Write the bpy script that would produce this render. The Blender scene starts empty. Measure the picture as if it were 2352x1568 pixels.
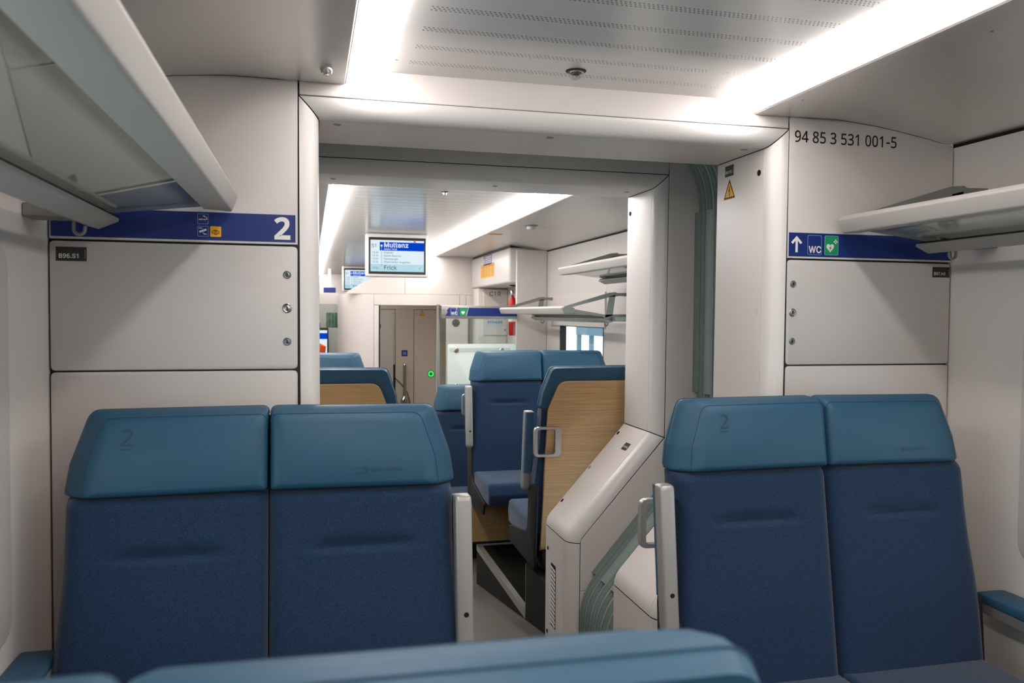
import bpy, bmesh, math, random
from mathutils import Vector, Matrix
from mathutils.geometry import delaunay_2d_cdt
random.seed(3)
S = bpy.context.scene
COL = S.collection
PI = math.pi

# ------------------------------------------------------------------ camera, world, exposure
cam_d = bpy.data.cameras.new('camera'); cam = bpy.data.objects.new('camera', cam_d); COL.objects.link(cam)
yaw, pitch, roll = [math.radians(a) for a in (13.897, -1.910, -0.4437)]
CY, SY = math.cos(yaw), math.sin(yaw)
fw = Vector((SY*math.cos(pitch), CY*math.cos(pitch), math.sin(pitch)))
rt = Vector((CY, -SY, 0)); up = rt.cross(fw)
rt2 = rt*math.cos(roll) - up*math.sin(roll); up2 = up*math.cos(roll) + rt*math.sin(roll)
m = Matrix.Identity(4)
for i, v in enumerate((rt2, up2, -fw)):
    for j in range(3): m[j][i] = v[j]
m.translation = (-0.69, 0.0, 1.40)
cam.matrix_world = m
cam_d.sensor_width = 36; cam_d.sensor_fit = 'HORIZONTAL'
cam_d.lens = 36*1885.74/2352
cam_d.clip_start = 0.02; cam_d.clip_end = 200
cam_d.dof.use_dof = True; cam_d.dof.focus_distance = 2.9; cam_d.dof.aperture_fstop = 5.6
S.camera = cam

w = bpy.data.worlds.new('sky'); S.world = w; w.use_nodes = True
bg = w.node_tree.nodes['Background']; bg.inputs[0].default_value = (0.84, 0.93, 1.0, 1); bg.inputs[1].default_value = 3.0
S.view_settings.view_transform = 'Standard'; S.view_settings.look = 'None'
S.view_settings.exposure = 0.0; S.view_settings.gamma = 1.0; S.view_settings.use_curve_mapping = False
S.cycles.max_bounces = 10; S.cycles.diffuse_bounces = 6; S.cycles.glossy_bounces = 5; S.cycles.transparent_max_bounces = 12
S.cycles.caustics_reflective = False; S.cycles.caustics_refractive = False
S.cycles.sample_clamp_indirect = 4.0
STRIP = 21.0; STRIP_FAR = 30.0

# ------------------------------------------------------------------ materials
def lin(c): return c/12.92 if c <= 0.04045 else ((c+0.055)/1.055)**2.4
def rgb(h): return tuple(lin(int(h[i:i+2], 16)/255) for i in (0, 2, 4)) + (1,)
class N:
    def __init__(s, name):
        s.m = bpy.data.materials.new(name); s.m.use_nodes = True
        s.t = s.m.node_tree; s.p = s.t.nodes['Principled BSDF']; s.out = s.t.nodes['Material Output']
    def n(s, typ, **kw):
        o = s.t.nodes.new(typ)
        for k, v in kw.items(): setattr(o, k, v)
        return o
    def l(s, a, b): s.t.links.new(a, b)
    def math(s, op, a, b=None):
        o = s.n('ShaderNodeMath', operation=op)
        for i, v in enumerate((a, b)):
            if v is None: continue
            if isinstance(v, (int, float)): o.inputs[i].default_value = v
            else: s.l(v, o.inputs[i])
        return o.outputs[0]
def mat(name, col, rough=0.4, metal=0.0, spec=0.5, noise=0, nscale=300, bump=0, coat=0, vary=0.0, stretch=(1, 1, 1)):
    q = N(name); p = q.p
    p.inputs['Base Color'].default_value = rgb(col); p.inputs['Roughness'].default_value = rough
    p.inputs['Metallic'].default_value = metal; p.inputs['Specular IOR Level'].default_value = spec
    p.inputs['Coat Weight'].default_value = coat
    if bump or vary:
        tc = q.n('ShaderNodeTexCoord'); mp = q.n('ShaderNodeMapping'); mp.inputs['Scale'].default_value = stretch
        q.l(tc.outputs['Object'], mp.inputs[0])
        nz = q.n('ShaderNodeTexNoise'); nz.inputs['Scale'].default_value = nscale; nz.inputs['Detail'].default_value = 2
        q.l(mp.outputs[0], nz.inputs[0])
        if bump:
            b = q.n('ShaderNodeBump'); b.inputs['Strength'].default_value = bump; b.inputs['Distance'].default_value = 0.001
            q.l(nz.outputs[0], b.inputs['Height']); q.l(b.outputs[0], p.inputs['Normal'])
        if vary:
            c = rgb(col); mx = q.n('ShaderNodeMix', data_type='RGBA')
            mx.inputs[6].default_value = tuple(x*(1-vary) for x in c[:3]) + (1,)
            mx.inputs[7].default_value = tuple(min(1, x*(1+vary)) for x in c[:3]) + (1,)
            rp = q.n('ShaderNodeMapRange'); rp.inputs[1].default_value = 0.3; rp.inputs[2].default_value = 0.7
            q.l(nz.outputs[0], rp.inputs[0]); q.l(rp.outputs[0], mx.inputs[0]); q.l(mx.outputs[2], p.inputs['Base Color'])
    return q.m
def emit(name, col, strength):
    q = N(name); q.t.nodes.remove(q.p)
    e = q.n('ShaderNodeEmission'); e.inputs[0].default_value = rgb(col); e.inputs[1].default_value = strength
    q.l(e.outputs[0], q.out.inputs[0]); return q.m
M = {}
M['white'] = mat('white laminate', 'D9D1CC', 0.38, bump=0.08, nscale=900)
M['white_gloss'] = mat('white lacquer', 'D8D3CF', 0.32, spec=0.6)
M['wall'] = mat('wall laminate', 'CEC7C2', 0.42, bump=0.08, nscale=900)
M['panel'] = mat('pale grey panel laminate', 'C3BDB9', 0.36, bump=0.08, nscale=900)
M['ceil'] = mat('side ceiling paint', 'E6E3E0', 0.32, metal=0.75, bump=0.06, nscale=900)
M['grille'] = mat('loudspeaker grille', '4E4E50', 0.7)
M['lock_grey'] = mat('dull steel lock', '7C8284', 0.38, metal=0.7)
M['black'] = mat('black rubber', '0C0B0A', 0.6)
M['dark'] = mat('dark grey frame', '101011', 0.55, spec=0.3)
M['char'] = mat('charcoal laminate', '1C1A18', 0.7, spec=0.2, vary=0.12, nscale=400)
M['carpet'] = mat('dark step carpet', '12110D', 0.95, spec=0.05, vary=0.5, nscale=90, bump=0.5)
M['alu'] = mat('satin aluminium', 'B9B7B4', 0.36, metal=0.85, bump=0.05, nscale=700)
M['alu_paint'] = mat('silver painted aluminium', '9A9693', 0.38, metal=0.4, bump=0.06, nscale=800)
M['alu_dark'] = mat('grey painted bracket', '85847F', 0.45, metal=0.3)
M['chrome'] = mat('polished steel', 'C8C8C8', 0.12, metal=1.0)
M['steel'] = mat('brushed steel', 'A8A49E', 0.28, metal=1.0)
M['leather'] = mat('teal leather', '224B63', 0.52, spec=0.38, bump=0.12, nscale=700, vary=0.06)
M['leather_dark'] = mat('teal leather emboss', '1A394C', 0.5)
M['stitch'] = mat('dark stitch', '1C3D52', 0.7)
M['blue_pad'] = mat('blue armrest pad', '2A4E68', 0.5, bump=0.1, nscale=600)
M['frost'] = mat('frosted glass panel', 'DCE6E0', 0.25, spec=0.5)
M['grey_green'] = mat('grey green panel', 'B6BCB4', 0.35)
M['beige'] = mat('vestibule beige', 'B9AE9F', 0.42)
M['beige_light'] = mat('vestibule grey', 'B6B4AD', 0.3)
M['bellows'] = mat('grey green bellows rubber', '788581', 0.6, vary=0.06, nscale=60)
M['bellows_d'] = mat('bellows seam', '4B5653', 0.8)
M['signblue'] = mat('sign blue', '08266E', 0.4)
M['signwhite'] = mat('sign white', 'E6E2DC', 0.5)
M['signgreen'] = mat('sign green', '12905C', 0.45)
M['yellow'] = mat('warning yellow', 'E8A808', 0.5)
M['ink'] = mat('black print', '12110F', 0.6)
M['tagblack'] = mat('black label', '262521', 0.5)
M['red'] = mat('extinguisher red', 'C01818', 0.3)
M['redprint'] = mat('red print', 'A02848', 0.5)
M['purple'] = mat('violet sticker', '7A7098', 0.5)
M['orange'] = mat('orange cloth', 'FF5A10', 0.8)
M['lens'] = mat('dark camera lens', '0A0A0C', 0.08)
M['floor'] = mat('speckled floor', '504B45', 0.5, vary=0.12, nscale=420)
M['green_led'] = emit('green led ring', '20E050', 2.0)
M['strip'] = emit('light strip', 'FFF8F5', STRIP); M['strip_far'] = emit('far light strip', 'FFF9F6', STRIP_FAR)
M['scr_w'] = emit('screen white', 'E6F6FF', 0.95)
M['scr_c'] = emit('screen cyan', 'BFE8F2', 0.9)
M['scr_b'] = emit('screen blue', '0546D8', 0.85)
M['scr_d'] = emit('screen dark ink', '24565E', 0.5)
M['scr_t'] = emit('screen teal ink', '4F96A4', 0.7)
M['scr_r'] = emit('screen red', 'E83020', 0.9)
M['bg_grey'] = mat('outside grey hoarding', '5C7488', 0.8)
M['bg_white'] = mat('outside pale concrete', 'D8DEE0', 0.8)
M['teal_cloth'] = mat('green grey curtain', '7E9A8C', 0.8, vary=0.3, nscale=20)

def fabric(name, a, b):
    q = N(name); p = q.p; p.inputs['Roughness'].default_value = 0.9; p.inputs['Specular IOR Level'].default_value = 0.15
    p.inputs['Sheen Weight'].default_value = 0.25; p.inputs['Sheen Roughness'].default_value = 0.4
    tc = q.n('ShaderNodeTexCoord'); outs = []
    for sc in ((260, 260, 900), (900, 900, 260)):
        mp = q.n('ShaderNodeMapping'); mp.inputs['Scale'].default_value = sc; q.l(tc.outputs['Object'], mp.inputs[0])
        nz = q.n('ShaderNodeTexNoise'); nz.inputs['Scale'].default_value = 1.6; nz.inputs['Detail'].default_value = 2
        q.l(mp.outputs[0], nz.inputs[0]); outs.append(nz.outputs[0])
    s = q.math('ADD', outs[0], outs[1])
    rp = q.n('ShaderNodeMapRange'); rp.inputs[1].default_value = 0.75; rp.inputs[2].default_value = 1.25; q.l(s, rp.inputs[0])
    mx = q.n('ShaderNodeMix', data_type='RGBA'); mx.inputs[6].default_value = rgb(a); mx.inputs[7].default_value = rgb(b)
    q.l(rp.outputs[0], mx.inputs[0]); q.l(mx.outputs[2], p.inputs['Base Color'])
    bp = q.n('ShaderNodeBump'); bp.inputs['Strength'].default_value = 0.35; bp.inputs['Distance'].default_value = 0.001
    q.l(rp.outputs[0], bp.inputs['Height']); q.l(bp.outputs[0], p.inputs['Normal']); return q.m
M['fabric'] = fabric('navy weave', '111B2A', '2B4362')
def wood():
    q = N('light oak laminate'); p = q.p; p.inputs['Roughness'].default_value = 0.45
    tc = q.n('ShaderNodeTexCoord'); mp = q.n('ShaderNodeMapping'); mp.inputs['Scale'].default_value = (2.0, 2.0, 150); q.l(tc.outputs['Object'], mp.inputs[0])
    nz = q.n('ShaderNodeTexNoise'); nz.inputs['Scale'].default_value = 2.4; nz.inputs['Detail'].default_value = 6; nz.inputs['Distortion'].default_value = 0.6
    q.l(mp.outputs[0], nz.inputs[0])
    rp = q.n('ShaderNodeValToRGB'); e = rp.color_ramp.elements
    e[0].position = 0.32; e[0].color = rgb('A07C52'); e[1].position = 0.68; e[1].color = rgb('BC986A')
    q.l(nz.outputs[0], rp.inputs[0]); q.l(rp.outputs[0], p.inputs['Base Color']); return q.m
M['wood'] = wood()
def perforated():
    q = N('perforated aluminium ceiling'); p = q.p
    p.inputs['Roughness'].default_value = 0.19; p.inputs['Metallic'].default_value = 0.2
    tc = q.n('ShaderNodeTexCoord'); sx = q.n('ShaderNodeSeparateXYZ'); q.l(tc.outputs['Object'], sx.inputs[0])
    x, y = sx.outputs[0], sx.outputs[1]
    yy = q.math('ADD', q.math('SUBTRACT', y, 2.119), 128.0)            # rows every 0.128 m
    r = q.math('MULTIPLY', q.math('SUBTRACT', q.math('FRACT', q.math('ADD', q.math('DIVIDE', yy, 0.128), 0.5)), 0.5), 0.128)
    inrow = q.math('LESS_THAN', q.math('ABSOLUTE', r), 0.0150)
    v = q.math('SUBTRACT', q.math('FRACT', q.math('ADD', q.math('DIVIDE', r, 0.010), 0.5)), 0.5)
    u = q.math('SUBTRACT', q.math('FRACT', q.math('ADD', q.math('DIVIDE', q.math('SUBTRACT', x, q.math('MULTIPLY', r, 0.5)), 0.0102), 50.0)), 0.5)
    d = q.math('SQRT', q.math('ADD', q.math('MULTIPLY', u, u), q.math('MULTIPLY', v, v)))
    hole = q.math('MULTIPLY', q.math('LESS_THAN', d, 0.25), inrow)
    hole = q.math('MULTIPLY', hole, q.math('LESS_THAN', q.math('ABSOLUTE', x), 0.441))
    mx = q.n('ShaderNodeMix', data_type='RGBA'); mx.inputs[6].default_value = rgb('E2DFDC'); mx.inputs[7].default_value = rgb('5A5652')
    q.l(hole, mx.inputs[0]); q.l(mx.outputs[2], p.inputs['Base Color']); return q.m
M['perf'] = perforated()
M['rack_alu'] = mat('rack aluminium', 'B0ABA6', 0.5, metal=0.0, spec=0.35, bump=0.05, nscale=800)
def glass(name, tint, rough=0.0, ior=1.5, ex=5.0):
    q = N(name); q.t.nodes.remove(q.p)
    f = q.n('ShaderNodeLayerWeight'); f.inputs['Blend'].default_value = 0.5
    r0 = ((ior-1)/(ior+1))**2
    fac = q.math('ADD', q.math('MULTIPLY', q.math('POWER', f.outputs['Facing'], ex), 1-r0), r0)
    g = q.n('ShaderNodeBsdfGlossy'); g.inputs['Roughness'].default_value = rough
    t = q.n('ShaderNodeBsdfTransparent'); t.inputs[0].default_value = rgb(tint)
    x = q.n('ShaderNodeMixShader'); q.l(fac, x.inputs[0]); q.l(t.outputs[0], x.inputs[1]); q.l(g.outputs[0], x.inputs[2])
    q.l(x.outputs[0], q.out.inputs[0]); return q.m
def satin(name, tint, milk, amount, ex=5.0):
    mm = glass(name, tint, ex=ex); t = mm.node_tree; mx = [n for n in t.nodes if n.type == 'MIX_SHADER'][0]; tr = [n for n in t.nodes if n.type == 'BSDF_TRANSPARENT'][0]
    d = t.nodes.new('ShaderNodeBsdfTranslucent'); d.inputs[0].default_value = rgb(milk)
    m2 = t.nodes.new('ShaderNodeMixShader'); m2.inputs[0].default_value = amount
    t.links.new(tr.outputs[0], m2.inputs[1]); t.links.new(d.outputs[0], m2.inputs[2]); t.links.new(m2.outputs[0], mx.inputs[1]); return mm
M['shelf_glass'] = satin('rack glass', 'D5DED7', 'F0F4F0', .6, 3.0)
M['glass'] = glass('clear glass', 'EEF5F3')
M['dome'] = satin('clear dome', 'F4F4F4', 'F4F4F4', .14)

# ------------------------------------------------------------------ helpers
LOC = {}
def thing(name, label, cat, loc=(0, 0, 0), group=None):
    o = bpy.data.objects.new(name, None); COL.objects.link(o); o.location = loc; o.empty_display_size = 0.05
    o['label'] = label; o['category'] = cat
    if group: o['group'] = group
    LOC[o.name] = Vector(loc); return o
def tag(o, label, cat, group=None):
    o['label'] = label; o['category'] = cat
    if group: o['group'] = group
    return o
def obj(name, bm, mt, parent=None, smooth=True, ang=38, label=None, kind=None):
    if isinstance(bm, bmesh.types.BMesh):
        bmesh.ops.remove_doubles(bm, verts=bm.verts, dist=1e-6)
        bmesh.ops.recalc_face_normals(bm, faces=bm.faces)
        me = bpy.data.meshes.new(name); bm.to_mesh(me); bm.free()
    else: me = bm
    if smooth:
        me.polygons.foreach_set('use_smooth', [True]*len(me.polygons)); me.set_sharp_from_angle(angle=math.radians(ang))
    o = bpy.data.objects.new(name, me); COL.objects.link(o)
    me.materials.clear(); me.materials.append(M[mt] if isinstance(mt, str) else mt)
    if parent:
        o.parent = parent
        if parent.name in LOC: o.matrix_parent_inverse = Matrix.Translation(-LOC[parent.name])
    if label: o['label'] = label
    if kind: o['kind'] = kind
    return o
def struct(name, bm, mt, **k):
    return obj(name, bm, mt, kind='structure', **k)
def box(x0, x1, y0, y1, z0, z1, r=0.0, seg=2, bm=None):
    b = bm or bmesh.new(); nb = bmesh.new()
    vs = [nb.verts.new((x, y, z)) for x in (x0, x1) for y in (y0, y1) for z in (z0, z1)]
    for f in ((0, 1, 3, 2), (4, 6, 7, 5), (0, 4, 5, 1), (2, 3, 7, 6), (0, 2, 6, 4), (1, 5, 7, 3)): nb.faces.new([vs[i] for i in f])
    if r > 0: bmesh.ops.bevel(nb, geom=nb.edges[:], offset=r, segments=seg, profile=0.5, affect='EDGES')
    merge(b, nb); return b
def merge(b, nb):
    mp = {v: b.verts.new(v.co) for v in nb.verts}
    for f in nb.faces:
        try: b.faces.new([mp[v] for v in f.verts])
        except ValueError: pass
    nb.free()
def rpoly(pts, n=5):
    """pts: (x, y, radius); rounded polygon outline with n points per corner"""
    out = []; k = len(pts)
    for i in range(k):
        p = Vector(pts[i][:2]); a = Vector(pts[i-1][:2]); c = Vector(pts[(i+1) % k][:2]); r = pts[i][2]
        if r <= 1e-5: out += [p.copy() for _ in range(n)] if False else [p]; continue
        d1 = (a-p).normalized(); d2 = (c-p).normalized()
        ang = d1.angle(d2); t = min(r/math.tan(ang/2), 0.49*(a-p).length, 0.49*(c-p).length)
        s, e = p+d1*t, p+d2*t
        for j in range(n):
            u = j/(n-1); out.append(s*(1-u)**2 + p*2*u*(1-u) + e*u*u)
    return out
def rrect(x0, x1, y0, y1, r, n=5):
    return rpoly([(x0, y0, r), (x1, y0, r), (x1, y1, r), (x0, y1, r)], n)
AX = {'xz': lambda u, v, w: (u, w, v), 'yz': lambda u, v, w: (w, u, v), 'xy': lambda u, v, w: (u, v, w)}
def prism(poly, plane, a, b, bev=0.0, seg=2, bm=None):
    nb = bmesh.new(); f = AX[plane]
    A = [nb.verts.new(f(p[0], p[1], a)) for p in poly]; B = [nb.verts.new(f(p[0], p[1], b)) for p in poly]
    nb.faces.new(A); nb.faces.new(B[::-1])
    for i in range(len(A)): nb.faces.new([A[i-1], A[i], B[i], B[i-1]])
    bmesh.ops.recalc_face_normals(nb, faces=nb.faces)
    if bev:
        es = [e for e in nb.edges if (e.verts[0] in A and e.verts[1] in A) or (e.verts[0] in B and e.verts[1] in B)]
        bmesh.ops.bevel(nb, geom=es, offset=bev, segments=seg, profile=0.5, affect='EDGES')
    if bm is None: return nb
    merge(bm, nb); return bm
def panel(x0, x1, z0, z1, y, t=0.02, r=0.012, bev=0.004):
    """rounded panel whose front face looks towards -Y at depth y"""
    return prism(rrect(x0, x1, z0, z1, r, 4), 'xz', y, y+t, bev)
def tube(pts, r, n=8, closed=False, bm=None):
    b = bm or bmesh.new(); pts = [Vector(p) for p in pts]; k = len(pts); rings = []; up = None
    for i, p in enumerate(pts):
        t = (pts[(i+1) % k] - pts[i-1]) if closed else (pts[min(i+1, k-1)] - pts[max(i-1, 0)])
        t.normalize()
        if up is None: up = Vector((0, 0, 1)) if abs(t.z) < 0.9 else Vector((0, 1, 0))
        s = t.cross(up).normalized(); up = s.cross(t).normalized()
        rings.append([b.verts.new(p + s*(r*math.cos(2*PI*j/n)) + up*(r*math.sin(2*PI*j/n))) for j in range(n)])
    for i in range(k if closed else k-1):
        a, c = rings[i], rings[(i+1) % k]
        for j in range(n): b.faces.new([a[j], a[(j+1) % n], c[(j+1) % n], c[j]])
    if not closed: b.faces.new(rings[0][::-1]); b.faces.new(rings[-1])
    return b
def lathe(prof, c, axis='z', n=24, bm=None):
    """prof: (radius, height) list; axis direction z or -y (towards the viewer) or -x"""
    b = bm or bmesh.new(); rings = []; c = Vector(c)
    A = {'z': (Vector((1, 0, 0)), Vector((0, 1, 0)), Vector((0, 0, 1))), '-y': (Vector((1, 0, 0)), Vector((0, 0, 1)), Vector((0, -1, 0))),
         '-x': (Vector((0, 1, 0)), Vector((0, 0, 1)), Vector((-1, 0, 0)))}
    u, v, ww = axis if isinstance(axis, tuple) else A[axis]
    for r, h in prof:
        r = max(r, 1e-5); rings.append([b.verts.new(c + ww*h + u*r*math.cos(2*PI*j/n) + v*r*math.sin(2*PI*j/n)) for j in range(n)])
    for a, d in zip(rings, rings[1:]):
        for j in range(n): b.faces.new([a[j], a[(j+1) % n], d[(j+1) % n], d[j]])
    b.faces.new(rings[0][::-1]); b.faces.new(rings[-1]); return b
def loft(rings, cap0=True, cap1=True, bm=None, closed=True):
    b = bm or bmesh.new(); R = [[b.verts.new(p) for p in r] for r in rings]
    for a, c in zip(R, R[1:]):
        for j in range(len(a) if closed else len(a)-1): b.faces.new([a[j], a[(j+1) % len(a)], c[(j+1) % len(a)], c[j]])
    if cap0: b.faces.new(R[0][::-1])
    if cap1: b.faces.new(R[-1])
    return b
# flat print: u to the right, v up, normal towards the viewer
def frame(o, u, v):
    u, v = Vector(u), Vector(v); n = u.cross(v); mm = Matrix.Identity(4)
    for i, q in enumerate((u, v, n)):
        for j in range(3): mm[j][i] = q[j]
    mm.translation = o; return mm
def front(x, y, z): return frame((x, y, z), (1, 0, 0), (0, 0, 1))      # faces -Y
def jamb(x, y, z): return frame((x, y, z), (0, -1, 0), (0, 0, 1))      # faces -X
def decal(name, polys, Mx, mt, parent=None, lift=0.0, t=0.0004, label=None):
    b = bmesh.new()
    for poly in polys: prism(poly, 'xy', lift, lift+t, bm=b)
    b.transform(Mx); return obj(name, b, mt, parent, smooth=False, label=label)
def ring_decal(name, outer, inner, Mx, mt, parent=None, lift=0.0, t=0.0004):
    b = bmesh.new(); k = len(outer)
    R = [[b.verts.new((p[0], p[1], h)) for p in poly] for poly, h in ((outer, lift), (outer, lift+t), (inner, lift+t), (inner, lift))]
    for i in range(4):
        a, c = R[i], R[(i+1) % 4]
        for j in range(k): b.faces.new([a[j], a[(j+1) % k], c[(j+1) % k], c[j]])
    b.transform(Mx); return obj(name, b, mt, parent, smooth=False)
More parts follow.
